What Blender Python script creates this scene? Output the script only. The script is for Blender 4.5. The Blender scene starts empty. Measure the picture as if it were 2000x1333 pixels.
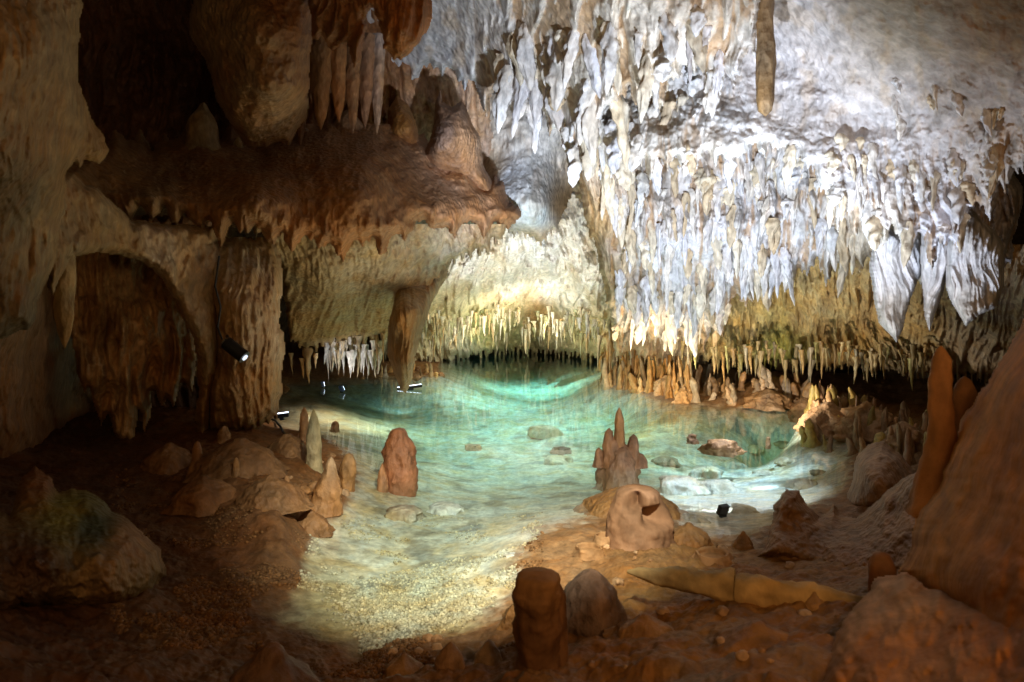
import bpy, math, random
import numpy as np

# ---------------------------------------------------------------- camera, world, exposure
S = bpy.context.scene
COL = S.collection
F, HZ, CH = 1333.0, 600.0, 1.8          # focal length and horizon in photo pixels, eye height over the water
cam_d = bpy.data.cameras.new("camera"); cam = bpy.data.objects.new("camera", cam_d); COL.objects.link(cam)
cam.location = (0, 0, CH); cam.rotation_euler = (math.radians(90), 0, 0)
cam_d.sensor_width = 36; cam_d.lens = 36 * F / 2000; cam_d.shift_y = -(666.5 - HZ) / 2000
cam_d.clip_start = 0.05; cam_d.clip_end = 200
cam_d.dof.use_dof = True; cam_d.dof.focus_distance = 10.0; cam_d.dof.aperture_fstop = 3.2
S.camera = cam
W = bpy.data.worlds.new("World"); S.world = W; W.use_nodes = True
bg = W.node_tree.nodes["Background"]; bg.inputs[0].default_value = (1.0, 0.62, 0.30, 1); bg.inputs[1].default_value = 0.012
S.view_settings.view_transform = 'Standard'; S.view_settings.look = 'None'; S.view_settings.exposure = 0; S.view_settings.gamma = 1
S.render.engine = 'CYCLES'
S.cycles.max_bounces = 6; S.cycles.diffuse_bounces = 3; S.cycles.glossy_bounces = 2; S.cycles.transparent_max_bounces = 8
S.cycles.transmission_bounces = 4; S.cycles.volume_bounces = 0; S.cycles.caustics_reflective = False; S.cycles.caustics_refractive = False
S.cycles.use_denoising = True; S.cycles.use_adaptive_sampling = False; S.cycles.denoising_input_passes = 'RGB_ALBEDO_NORMAL'; S.cycles.denoising_prefilter = 'ACCURATE'
S.cycles.sample_clamp_indirect = 1.5; S.cycles.sample_clamp_direct = 12

def P(px, py, Y):                       # photo pixel at depth Y -> world point
    return ((px - 1000) / F * Y, Y, CH + (HZ - py) / F * Y)

# ---------------------------------------------------------------- lamps: cave spotlights, plus unseen fill lamps added to brighten
def lamp(name, kind, loc, aim, power, color, size=0.05, cone=120, blend=1.0):
    d = bpy.data.lights.new(name, kind); d.energy = power; d.color = color
    if kind == 'AREA': d.shape = 'DISK'; d.size = size
    else: d.shadow_soft_size = size
    if kind == 'SPOT': d.spot_size = math.radians(cone); d.spot_blend = blend
    o = bpy.data.objects.new(name, d); COL.objects.link(o); o.location = loc
    if aim is not None:
        v = np.array(aim, float) - np.array(loc, float)
        from mathutils import Vector
        o.rotation_euler = Vector(v).to_track_quat('-Z', 'Y').to_euler()
    return o
COOL = (0.72, 0.83, 1.0); WARM = (1.0, 0.66, 0.34); NEUT = (1.0, 0.90, 0.74); ORG = (1.0, 0.60, 0.28); AQUA = (.90, 1, .98)
lamp("ceiling_spotlight", 'SPOT', (1.0, 3.9, .42), P(1290, 340, 7.6), 1700, COOL, 0.03, 80)
lamp("bank_spotlight", 'SPOT', P(1615, 930, 5.6), P(1720, 420, 6.4), 300, COOL, 0.03, 100)
lamp("ledge_spotlight", 'SPOT', P(1500, 945, 5.9), P(1440, 330, 6.9), 130, COOL, 0.03, 60)
lamp("curtain_spotlight", 'SPOT', P(1290, 870, 8.0), P(1330, 480, 9.6), 200, COOL, 0.03, 110)
lamp("arch_fill", 'SPOT', (.85, 4.1, .45), P(985, 300, 12.0), 2600, COOL, 0.03, 30)  # unseen spot added to brighten the flowstone wall above the arch
lamp("far_spotlight", 'SPOT', P(960, 690, 18.0), P(1080, 640, 21.0), 300, (1.0, .96, .84), 0.04, 160)
lamp("far_wall_light", 'SPOT', P(1010, 760, 13.5), P(1010, 530, 17.0), 900, (.95,.97,1), 0.04, 80)
lamp("far_floodlight", 'SPOT', P(1080, 690, 18.5), P(930, 640, 20.5), 260, (1.0, .96, .86), 0.04, 130)
lamp("shore_spotlight", 'SPOT', P(1245, 800, 10.3), P(1255, 690, 12.6), 400, (1.0, .80, .50), 0.03, 120)
lamp("shore_floodlight", 'SPOT', P(1480, 815, 9.8), P(1600, 680, 11.5), 170, NEUT, 0.03, 150)
lamp("niche_floodlight", 'SPOT', P(668, 752, 12.0), P(690, 680, 13.4), 26, (.9,.93,1), 0.02, 110)
lamp("column_spotlight", 'SPOT', P(482, 706, 7.6), P(560, 800, 8.6), 14, COOL, 0.03, 90)
lamp("left_fill", 'AREA', (-1.5, -1.2, 2.6), (-2.5, 7, 2.8), 24, (1, .62, .30), 0.5)  # unseen warm fill added behind the camera for the left side
lamp("warm_fill", 'AREA', (1.8, 0.2, 2.7), (2.0, 5, .9), 18, ORG, 0.4)  # unseen warm fill added for the right foreground
lamp("warm_fill", 'AREA', (1.2, 0.4, 2.4), (1.4, 7, 3.8), 17, ORG, 0.4)  # unseen fill added, aimed at the ceiling to warm its shadows
lamp("shelf_light", 'SPOT', P(930, 800, 8.4), P(620, 480, 8.6), 80, (1.0, .74, .44), 0.05, 115)
lamp("pool_fill", 'SPOT', (.4, 2.0, 3.2), (-.28, 5.7, 0), 1800, (.97, 1.0, .88), 0, 52)  # unseen overhead spot added to brighten the near pool
# unseen spots added to brighten the lake bed, and two in the water
for nm, px, Y, zz, pw, c in (("submerged_floodlight", 1430, 6.3, -.06, 45, COOL), ("submerged_floodlight", 1530, 7.6, -.06, 40, COOL), ("submerged_bar_light", 800, 15.0, -.12, 40, COOL),
        ("lake_fill", 1000, 10.0, 2.2, 309, AQUA), ("lake_fill", 880, 12.5, 2.0, 259, AQUA), ("lake_fill", 1100, 13.5, 1.9, 432, AQUA),
        ("lake_fill", 960, 16.5, 1.8, 495, AQUA), ("lake_fill", 1060, 20.0, 1.5, 556, AQUA), ("lake_fill", 900, 20.0, 1.4, 371, AQUA),
        ("lake_fill", 1280, 10.0, 1.6, 160, AQUA), ("lake_fill", 1440, 7.0, 1.5, 315, COOL), ("lake_fill", 1470, 8.6, 1.5, 285, COOL), ("lake_fill", 690, 12.0, 1.0, 300, NEUT), ("lake_fill", 620, 10.6, 1.0, 60, NEUT), ("lake_fill", 850, 8.2, 1.6, 74, (.9, 1, .9))):
    x = (px - 1000) / F * Y
    lamp(nm, 'SPOT', (x, Y, zz), (x, Y + .6, -3) if zz > 0 else (x - .8, Y + 1.0, zz - .3), pw, c, 0, 116 if c is not COOL or zz < 0 else 72)

# ---------------------------------------------------------------- noise
_rs = np.random.RandomState(7)
PERM = _rs.permutation(4096)
G3 = _rs.normal(size=(4096, 3)); G3 /= np.linalg.norm(G3, axis=1)[:, None]
RND = _rs.rand(4096, 6)
def H(i, j, k=0): return PERM[(PERM[(PERM[i & 4095] + j) & 4095] + k) & 4095]
def fade(t): return t * t * t * (t * (t * 6 - 15) + 10)
def noise2(u, v, seed=0):
    i = np.floor(u).astype(np.int64); j = np.floor(v).astype(np.int64); fu = u - i; fv = v - j
    def g(a, b):
        q = G3[H(i + a, j + b, seed)]; return q[..., 0] * (fu - a) + q[..., 1] * (fv - b)
    su, sv = fade(fu), fade(fv)
    return 1.5 * ((g(0, 0) * (1 - su) + g(1, 0) * su) * (1 - sv) + (g(0, 1) * (1 - su) + g(1, 1) * su) * sv)
def fbm2(u, v, o=4, seed=0):
    s = 0; a = 1
    for k in range(o): s = s + a * noise2(u * 2 ** k, v * 2 ** k, seed + 17 * k); a *= .5
    return s
def noise3(x, y, z, seed=0):
    i, j, k = [np.floor(a).astype(np.int64) for a in (x, y, z)]; fx, fy, fz = x - i, y - j, z - k
    sx, sy, sz = fade(fx), fade(fy), fade(fz); r = 0
    for a in (0, 1):
        for b in (0, 1):
            for c in (0, 1):
                q = G3[H(i + a, j + b, k + c + seed)]
                r = r + (q[..., 0] * (fx - a) + q[..., 1] * (fy - b) + q[..., 2] * (fz - c)) * (sx if a else 1 - sx) * (sy if b else 1 - sy) * (sz if c else 1 - sz)
    return 1.5 * r
def fbm3(x, y, z, o=3, seed=0):
    s = 0; a = 1
    for k in range(o): s = s + a * noise3(x * 2 ** k, y * 2 ** k, z * 2 ** k, seed + 13 * k); a *= .5
    return s
def sstep(a, b, x):
    t = np.clip((x - a) / (b - a), 0, 1); return t * t * (3 - 2 * t)
def rbf(ctrl, U, V, c=30.0):
    c3 = np.array(ctrl, float); X = c3[:, :2]; f = c3[:, 2]; m = f.mean()
    D = np.sqrt(((X[:, None] - X[None]) ** 2).sum(-1) + c * c)
    w = np.linalg.solve(D + 1e-6 * np.eye(len(X)), f - m)
    r = np.full(U.shape, m)
    for (a, b), k in zip(X, w): r += k * np.sqrt((U - a) ** 2 + (V - b) ** 2 + c * c)
    return r
def idw(cols, U, V, p=3.0):
    s = 0; t = np.zeros(U.shape + (3,))
    for a, b, c in cols:
        w = 1.0 / (((U - a) ** 2 + (V - b) ** 2) ** (p / 2) + 50.0); s = s + w; t += w[..., None] * np.array(c)
    return t / s[..., None]
def drips(u, v, cw, ch, seed=0, dens=1.0):      # overlapping hanging points: height 0..1 and an id per point
    i0 = np.floor(u / cw).astype(np.int64); j0 = np.floor(v / ch).astype(np.int64)
    best = np.zeros(u.shape); ids = np.zeros(u.shape)
    for di in (-1, 0, 1):
        for dj in (-2, -1, 0):
            i, j = i0 + di, j0 + dj
            r = RND[H(i, j, seed)]
            cx = (i + r[..., 0]) * cw; ty = (j + r[..., 1]) * ch
            L = ch * (.7 + 1.2 * r[..., 2]); w = cw * (.30 + .42 * r[..., 3])
            t = (v - ty) / L
            hw = w * np.clip(1 - t, 0, 1) ** .62 * np.clip(t * 5, 0, 1) ** .5 + 1e-6
            d = (u - cx - (r[..., 4] - .5) * cw * .6 * t) / hw
            ins = (t > 0) & (t < 1) & (np.abs(d) < 1) & (r[..., 5] < dens)
            h = np.where(ins, np.clip(t, 0, 1) ** .6 * np.sqrt(np.clip(1 - d * d, 0, 1)) * (.45 + .55 * r[..., 3]), 0)
            up = h > best; best = np.where(up, h, best); ids = np.where(up, r[..., 4], ids)
    return best, ids

# ---------------------------------------------------------------- mesh and tagging helpers
def tag(o, label=None, cat=None, group=None, kind=None):
    for k, v in (("label", label), ("category", cat), ("group", group), ("kind", kind)):
        if v: o[k] = v
    return o
def mesh_from(name, verts, quads, col=None, mat=None, smooth=True):
    me = bpy.data.meshes.new(name)
    verts = np.asarray(verts, np.float32); quads = np.asarray(quads, np.int32); n = len(quads); k = quads.shape[1]
    me.vertices.add(len(verts)); me.vertices.foreach_set("co", verts.ravel())
    me.loops.add(n * k); me.loops.foreach_set("vertex_index", quads.ravel())
    me.polygons.add(n); me.polygons.foreach_set("loop_start", np.arange(0, n * k, k, dtype=np.int32))
    me.polygons.foreach_set("loop_total", np.full(n, k, np.int32))
    me.polygons.foreach_set("use_smooth", np.full(n, smooth))
    me.update(calc_edges=True)
    if col is not None:
        a = me.color_attributes.new("col", 'FLOAT_COLOR', 'POINT')
        c4 = np.ones((len(verts), 4), np.float32); c4[:, :3] = col; a.data.foreach_set("color", c4.ravel())
    if mat: me.materials.append(mat)
    return me
def link(name, me, parent=None, loc=None):
    o = bpy.data.objects.new(name, me); COL.objects.link(o)
    if parent: o.parent = parent
    if loc is not None: o.location = loc
    return o
def empty(name, loc):
    o = bpy.data.objects.new(name, None); COL.objects.link(o); o.location = loc; o.empty_display_size = .1; return o

# ---------------------------------------------------------------- materials
def rock_mat(name, rough=.75, bump=.5, scale=14, pits=.4, spec=.3, dist=.03, rnd=False, gravel=False, och_c=(.92,.76,.55)):
    m = bpy.data.materials.new(name); m.use_nodes = True; nt = m.node_tree; N = nt.nodes; L = nt.links
    b = N["Principled BSDF"]; b.inputs["Roughness"].default_value = rough; b.inputs["Specular IOR Level"].default_value = spec
    at = N.new("ShaderNodeAttribute"); at.attribute_name = "col"
    geo = N.new("ShaderNodeNewGeometry")
    mp = N.new("ShaderNodeMapping"); mp.inputs["Scale"].default_value = (1, 1, .55); L.new(geo.outputs["Position"], mp.inputs[0])
    n1 = N.new("ShaderNodeTexNoise"); n1.inputs["Scale"].default_value = scale; n1.inputs["Detail"].default_value = 7; n1.inputs["Roughness"].default_value = .62
    n2 = N.new("ShaderNodeTexNoise"); n2.inputs["Scale"].default_value = scale * .22; n2.inputs["Detail"].default_value = 4; n2.inputs["Distortion"].default_value = .6
    vo = N.new("ShaderNodeTexVoronoi"); vo.inputs["Scale"].default_value = scale * 1.7 if not gravel else 38
    for n in (n1, n2, vo): L.new(mp.outputs[0], n.inputs["Vector"])
    r1 = N.new("ShaderNodeMapRange"); r1.inputs["From Min"].default_value = .3; r1.inputs["From Max"].default_value = .7
    r1.inputs["To Min"].default_value = .62; r1.inputs["To Max"].default_value = 1.32; L.new(n1.outputs["Fac"], r1.inputs["Value"])
    r2 = N.new("ShaderNodeMapRange"); r2.inputs["From Min"].default_value = .35; r2.inputs["From Max"].default_value = .68
    L.new(n2.outputs["Fac"], r2.inputs["Value"])
    mul = N.new("ShaderNodeVectorMath"); mul.operation = 'SCALE'; L.new(at.outputs["Color"], mul.inputs[0]); L.new(r1.outputs[0], mul.inputs["Scale"])
    och = N.new("ShaderNodeMix"); och.data_type = 'RGBA'; och.blend_type = 'MULTIPLY'
    och.inputs["B"].default_value = (*och_c, 1); L.new(mul.outputs[0], och.inputs["A"]); L.new(r2.outputs[0], och.inputs["Factor"])
    out = och.outputs["Result"]
    if rnd:
        oi = N.new("ShaderNodeObjectInfo"); r3 = N.new("ShaderNodeMapRange"); r3.inputs["To Min"].default_value = .6; r3.inputs["To Max"].default_value = 1.35
        L.new(oi.outputs["Random"], r3.inputs["Value"]); s = N.new("ShaderNodeVectorMath"); s.operation = 'SCALE'
        L.new(out, s.inputs[0]); L.new(r3.outputs[0], s.inputs["Scale"]); out = s.outputs[0]
    L.new(out, b.inputs["Base Color"])
    sub = N.new("ShaderNodeMath"); sub.operation = 'MULTIPLY_ADD'; sub.inputs[1].default_value = pits
    L.new(vo.outputs["Distance"], sub.inputs[0]); L.new(n1.outputs["Fac"], sub.inputs[2])
    bp = N.new("ShaderNodeBump"); bp.inputs["Strength"].default_value = bump; bp.inputs["Distance"].default_value = dist
    L.new(sub.outputs[0], bp.inputs["Height"]); L.new(bp.outputs[0], b.inputs["Normal"])
    return m
M_white = rock_mat("white_flowstone", .7, .6, 9, .5, .3, dist=.05, och_c=(.92,.87,.79))
M_brown = rock_mat("brown_limestone", .62, .7, 12, .5, .4, dist=.05, och_c=(.95,.76,.5))
M_smooth = rock_mat("smooth_clay_rock", .75, .4, 7, .35, .15, dist=.04, och_c=(.95,.76,.5))
M_floor = rock_mat("wet_cave_mud", .65, .4, 16, .5, .22, dist=.03, och_c=(.95,.74,.48), gravel=True)
M_bed = M_floor
M_blade = rock_mat("blade_flowstone", .65, .55, 14, .4, .3, dist=.03, rnd=False, och_c=(.94,.84,.70))
M_drip = rock_mat("dripstone", .5, .4, 22, .2, .45, dist=.02, rnd=True)
def simple_mat(name, color, rough=.5, metal=0.0, emit=0.0, ecol=(1, 1, 1)):
    m = bpy.data.materials.new(name); m.use_nodes = True; N = m.node_tree.nodes; L = m.node_tree.links; b = N["Principled BSDF"]
    b.inputs["Roughness"].default_value = rough; b.inputs["Metallic"].default_value = metal
    n = N.new("ShaderNodeTexNoise"); n.inputs["Scale"].default_value = 40
    mx = N.new("ShaderNodeMix"); mx.data_type = 'RGBA'; mx.inputs["A"].default_value = (*color, 1); mx.inputs["B"].default_value = (*[c * .6 for c in color], 1)
    L.new(n.outputs["Fac"], mx.inputs["Factor"]); L.new(mx.outputs["Result"], b.inputs["Base Color"])
    if emit: b.inputs["Emission Color"].default_value = (*ecol, 1); b.inputs["Emission Strength"].default_value = emit
    return m
M_black = simple_mat("black_metal", (.03, .028, .025), .4, .3)
M_blue = simple_mat("blue_grey_housing", (.12, .18, .38), .4)
M_lens = simple_mat("lit_lens", (.8, .85, 1), .3, 0, 1.2, (.75, .85, 1))
M_glow = simple_mat("bright_lens", (.8, .85, 1), .3, 0, 5.0, (.75, .85, 1))
M_cable = simple_mat("black_rubber", (.015, .015, .015), .6)

# ---------------------------------------------------------------- relief bodies: big rock masses with real depth
def body(name, outline, ctrl, cols, noise=(), drip=(), edge=(30, 90), teeth=(), mat=None, step=2.5, seed=0, warp=8, stain=None, mask=None, flute=(), ochre_shade=None, lean=46):
    o = np.array(outline, float); x0, y0 = o.min(0); x1, y1 = o.max(0)
    xs = np.arange(x0 - step, x1 + step * 2, step); ys = np.arange(y0 - step, y1 + step * 2, step)
    U, V = np.meshgrid(xs, ys)
    wu = U + warp * fbm2(U / 60, V / 60, 3, seed + 3); wv = V + warp * fbm2(U / 60, V / 60, 3, seed + 4)
    for k, (tw, tl) in enumerate(teeth):
        q = (U + 6 * noise2(U / 40, V * 0 + 9, seed + k)) / tw; c = np.floor(q).astype(np.int64); r = RND[H(c, c * 0 + k, seed)]
        tri = np.clip(np.abs(q - c - .3 - .4 * r[..., 1]) * 2.2, 0, 1)
        wv = wv + tl * (1 - (.25 + .75 * r[..., 0]) * (1 - tri) ** .8)
    ins = np.zeros(U.shape, bool); n = len(o)
    for a in range(n):
        xa, ya = o[a]; xb, yb = o[(a + 1) % n]
        if ya == yb: continue
        cr = ((ya > wv) != (yb > wv)) & (wu < (xb - xa) * (wv - ya) / (yb - ya) + xa); ins ^= cr
    ew, ed = edge; nst = int(ew / step) + 1
    d = np.where(ins, 1e3, 0.0)
    for _ in range(nst):
        p = np.pad(d, 1, mode='edge')
        m4 = np.minimum(np.minimum(p[:-2, 1:-1], p[2:, 1:-1]), np.minimum(p[1:-1, :-2], p[1:-1, 2:])) + 1
        m8 = np.minimum(np.minimum(p[:-2, :-2], p[2:, 2:]), np.minimum(p[2:, :-2], p[:-2, 2:])) + 1.414
        d = np.minimum(d, np.minimum(m4, m8))
    t = np.clip(d * step / ew, 0, 1); curl = ed * (1 - np.sqrt(np.clip(1 - (1 - t) ** 2, 0, 1)))
    Y = rbf(ctrl, U, V)
    h = -curl; ids = np.zeros(U.shape); du = U + 10 * fbm2(U / 70, V / 90, 2, seed + 21) + lean * noise2(U / 260, V / 200, seed + 25); dv = V + 14 * fbm2(U / 60, V / 60, 2, seed + 22)
    mk = 1.0 if mask is None else mask(U, V)
    for k, (s, a) in enumerate(noise): h = h + a * fbm2(U / s, V / s, 4, seed + 31 * k)
    for k, (sx, sy, a) in enumerate(flute): h = h + a * (1 - 2 * np.abs(fbm2(du / sx, dv / sy, 3, seed + 91 * k))) * mk
    cov = np.zeros(U.shape)
    for k, (cw, ch, a, dn) in enumerate(drip):
        hh, ii = drips(du, dv, cw, ch, seed + 51 * k, dn); h = h + a * hh * mk * np.clip(.75 + 1.1 * noise2(U / 95, V / 80, seed + 7 * k), .15, 1.5); cov = np.maximum(cov, hh * (1 if k < 2 else .6)); ids = ids + (ii - .5) * (hh > 0) * mk
    Yd = Y * (1 - h / F)
    X = (U - 1000) / F * Yd; Z = CH + (HZ - V) / F * Yd
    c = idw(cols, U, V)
    c = c * (1 + .22 * ids + .16 * fbm2(U / 26, V / 34, 3, seed + 77))[..., None]
    if stain is not None:
        sc, amt = stain; k = sstep(.08, .5, fbm2(U / 38, V / 60, 4, seed + 88)) * amt; c = c * (1 - k[..., None]) + np.array(sc) * k[..., None]
    if ochre_shade is not None:  # ochre rock plus painted brown shade in the gaps between drips
        sc, amt = ochre_shade; k = amt * (1 - sstep(.0, .30, cov + .15 * fbm2(U / 14, V / 20, 2, seed + 99))) * mk; k = np.asarray(k); c = c * (1 - k[..., None]) + np.array(sc) * k[..., None]
    c = np.clip(c, .01, .95)
    idx = np.full(U.shape, -1, np.int64); use = ins
    q = use[:-1, :-1] & use[1:, :-1] & use[:-1, 1:] & use[1:, 1:]
    vm = np.zeros(U.shape, bool); vm[:-1, :-1] |= q; vm[1:, :-1] |= q; vm[:-1, 1:] |= q; vm[1:, 1:] |= q
    idx[vm] = np.arange(vm.sum())
    Q = np.stack([idx[:-1, :-1][q], idx[1:, :-1][q], idx[1:, 1:][q], idx[:-1, 1:][q]], 1)
    V3 = np.stack([X[vm], Yd[vm], Z[vm]], 1)
    org = np.array([V3[:, 0].mean(), V3[:, 1].mean(), V3[:, 2].min()])
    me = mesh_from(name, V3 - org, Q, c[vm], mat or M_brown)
    return link(name, me, None, org)

# ---------------------------------------------------------------- ground (lake bed, banks) as one sheet
SH = [(545,772),(560,752),(640,742),(750,738),(850,732),(870,700),(940,688),(1000,685),(1100,685),(1160,695),(1172,740),(1195,755),(1260,772),(1310,785),(1400,795),(1500,800),(1570,820),(1610,850),(1655,900),(1650,955),(1560,1000),(1500,1035),(1490,1062),(1400,1050),(1330,1020),(1290,1012),(1200,1008),(1110,1025),(1040,1040),(1025,1090),(1010,1150),(940,1215),(880,1235),(760,1262),(640,1262),(580,1225),(575,1150),(590,1080),(618,1020),(664,992),(690,950),(690,905),(660,872),(610,850),(560,836),(530,820)]
GC = [(a, b, 0.0) for a, b in SH] + [
 (800,1190,-.10),(900,1100,-.12),(700,1120,-.12),(750,1030,-.16),(950,1050,-.14),(1000,960,-.35),(900,900,-.55),(780,880,-.45),(740,840,-.35),
 (1100,850,-.55),(1000,780,-.65),(950,730,-.6),(1050,710,-.5),(1120,960,-.3),(1100,780,-.65),(1200,820,-.5),(1350,880,-.42),(1450,950,-.3),(1500,860,-.5),(1580,920,-.22),(1600,955,-.12),(1555,985,-.1),(1630,905,-.14),(1560,860,-.4),(620,785,-.1),(700,770,-.28),(780,790,-.5),
 (1300,1190,.22),(1300,1300,.42),(1000,1320,.28),(1600,1280,.5),(1150,1240,.26),(1480,1125,.16),(1250,1075,.09),(1150,1090,.06),(1600,1075,.16),(1720,1040,.14),(1780,930,.14),(1700,850,.06),(1850,820,.12),(1640,1000,.08),
 (600,1330,.10),(300,1330,.22),(420,1200,.10),(150,1230,.25),(480,1100,.09),(540,1010,.22),(450,900,.36),(350,960,.22),(250,900,.25),(60,900,.4),(520,850,.28),(610,885,.12),(620,960,.14),
 (1300,740,.16),(1450,755,.12),(1600,765,.2),(1750,775,.08),(1900,765,.15),(660,715,.25),(760,715,.22),(520,730,.35),(2100,1100,.7),(-100,1100,.5),(-100,850,.6),(2100,850,.3),(1000,1500,.4),(500,1500,.2),(1500,1500,.6)]
def gcoord(X, Y): return X / Y * 2.0, np.log(Y)
def _g():
    r = []
    for px, py, z in GC:
        Y = (CH - z) * F / (py - HZ); a, b = gcoord((px - 1000) / F * Y, Y); r.append((a, b, z))
    for X, Y, z in ((0,36,.8),(-10,36,1),(12,36,1),(-20,20,1.2),(22,20,1.2),(0,1.0,.4),(6,1,.8),(-6,1,.6),(8,13,.15),(10,9,.3),(6,6,.2)):
        a, b = gcoord(X, Y); r.append((a, b, z))
    return r
GR = _g()
def base_h(X, Y):
    a, b = gcoord(X, Y); return rbf(GR, a, b, .03)
def ground_h(X, Y):
    X = np.asarray(X, float); Y = np.asarray(Y, float); z = base_h(X, Y)
    land = sstep(-.05, .12, z)
    z = z + (.012 + .05 * land) * fbm2(X * 1.6, Y * 1.6, 4, 5) + (.006 + .018 * land) * fbm2(X * 8, Y * 8, 3, 6)
    z = z + .05 * sstep(-.15, -.5, z) * fbm2(X * 1.1, Y * 1.1, 3, 8)
    z = z - land * .012 * np.clip(np.abs(fbm2(X * 7, Y * 7, 3, 9)) * -3 + .7, 0, 1) + land * .006 * fbm2(X * 30, Y * 30, 3, 12)
    gm = sstep(-.1, .25, noise2(X * 1.3 + 4, Y * 1.3, 71)) * sstep(9, 6, Y)
    z = z + gm * .011 * (np.abs(noise2(X * 26, Y * 26, 73)) + .7 * np.abs(noise2(X * 41, Y * 41, 74)))
    far = sstep(3.5, 2.2, Y) * land
    return z + far * .05 * fbm2(X * 3.5, Y * 3.5, 4, 14)
def hit(px, py):                        # where the sight line of a pixel meets the ground
    Y = np.geomspace(1.2, 34, 1500); X = (px - 1000) / F * Y; Z = CH + (HZ - py) / F * Y
    g = ground_h(X, Y); k = np.argmax(Z < g)
    return float(X[k]), float(Y[k]), float(g[k])
def build_ground():
    ys = np.concatenate([np.arange(3600, 1500, -14), np.arange(1500, 1000, -2.6), np.arange(1000, 640, -1.7)])
    xs = np.arange(-420, 2420, 3.4)
    U, V = np.meshgrid(xs, ys); Y = CH * F / (V - HZ); X = (U - 1000) / F * Y
    Z = ground_h(X, Y)
    # sink the shelf well below the water where the photo has deep water
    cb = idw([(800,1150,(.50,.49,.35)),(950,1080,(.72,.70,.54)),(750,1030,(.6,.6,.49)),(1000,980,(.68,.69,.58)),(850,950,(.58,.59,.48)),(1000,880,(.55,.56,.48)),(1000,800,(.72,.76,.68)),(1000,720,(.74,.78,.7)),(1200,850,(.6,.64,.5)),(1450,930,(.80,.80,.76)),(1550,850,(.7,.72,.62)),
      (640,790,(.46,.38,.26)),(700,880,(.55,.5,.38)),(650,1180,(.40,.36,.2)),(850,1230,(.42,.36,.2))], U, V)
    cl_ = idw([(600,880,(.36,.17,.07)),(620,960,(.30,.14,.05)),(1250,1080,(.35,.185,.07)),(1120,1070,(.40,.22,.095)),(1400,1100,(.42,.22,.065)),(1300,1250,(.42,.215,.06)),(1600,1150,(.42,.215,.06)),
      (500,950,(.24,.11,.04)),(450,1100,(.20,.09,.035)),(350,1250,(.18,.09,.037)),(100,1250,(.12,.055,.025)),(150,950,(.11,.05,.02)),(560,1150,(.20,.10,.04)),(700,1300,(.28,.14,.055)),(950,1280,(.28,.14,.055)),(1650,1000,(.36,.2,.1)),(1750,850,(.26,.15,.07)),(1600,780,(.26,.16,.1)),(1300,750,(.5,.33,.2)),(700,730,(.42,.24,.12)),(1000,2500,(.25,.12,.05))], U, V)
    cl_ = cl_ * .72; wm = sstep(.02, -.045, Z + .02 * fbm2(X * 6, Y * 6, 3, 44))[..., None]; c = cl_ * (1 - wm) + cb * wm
    k = sstep(.15, .5, fbm2(X * 2.2, Y * 2.2, 4, 41))[..., None]
    wet = sstep(.02, -.1, Z)[..., None]
    c = c * (1 - .42 * k * wet) * (1 + .28 * fbm2(X * 5, Y * 5, 4, 42))[..., None]
    ny, nx = U.shape; idx = np.arange(ny * nx).reshape(ny, nx)
    Q = np.stack([idx[:-1, :-1], idx[:-1, 1:], idx[1:, 1:], idx[1:, :-1]], -1).reshape(-1, 4)
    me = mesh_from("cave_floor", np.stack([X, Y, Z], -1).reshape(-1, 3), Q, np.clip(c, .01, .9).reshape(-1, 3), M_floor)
    tag(link("cave_floor", me), "uneven reddish brown cave floor running down into the lake", None, None, "structure")
build_ground()

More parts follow.
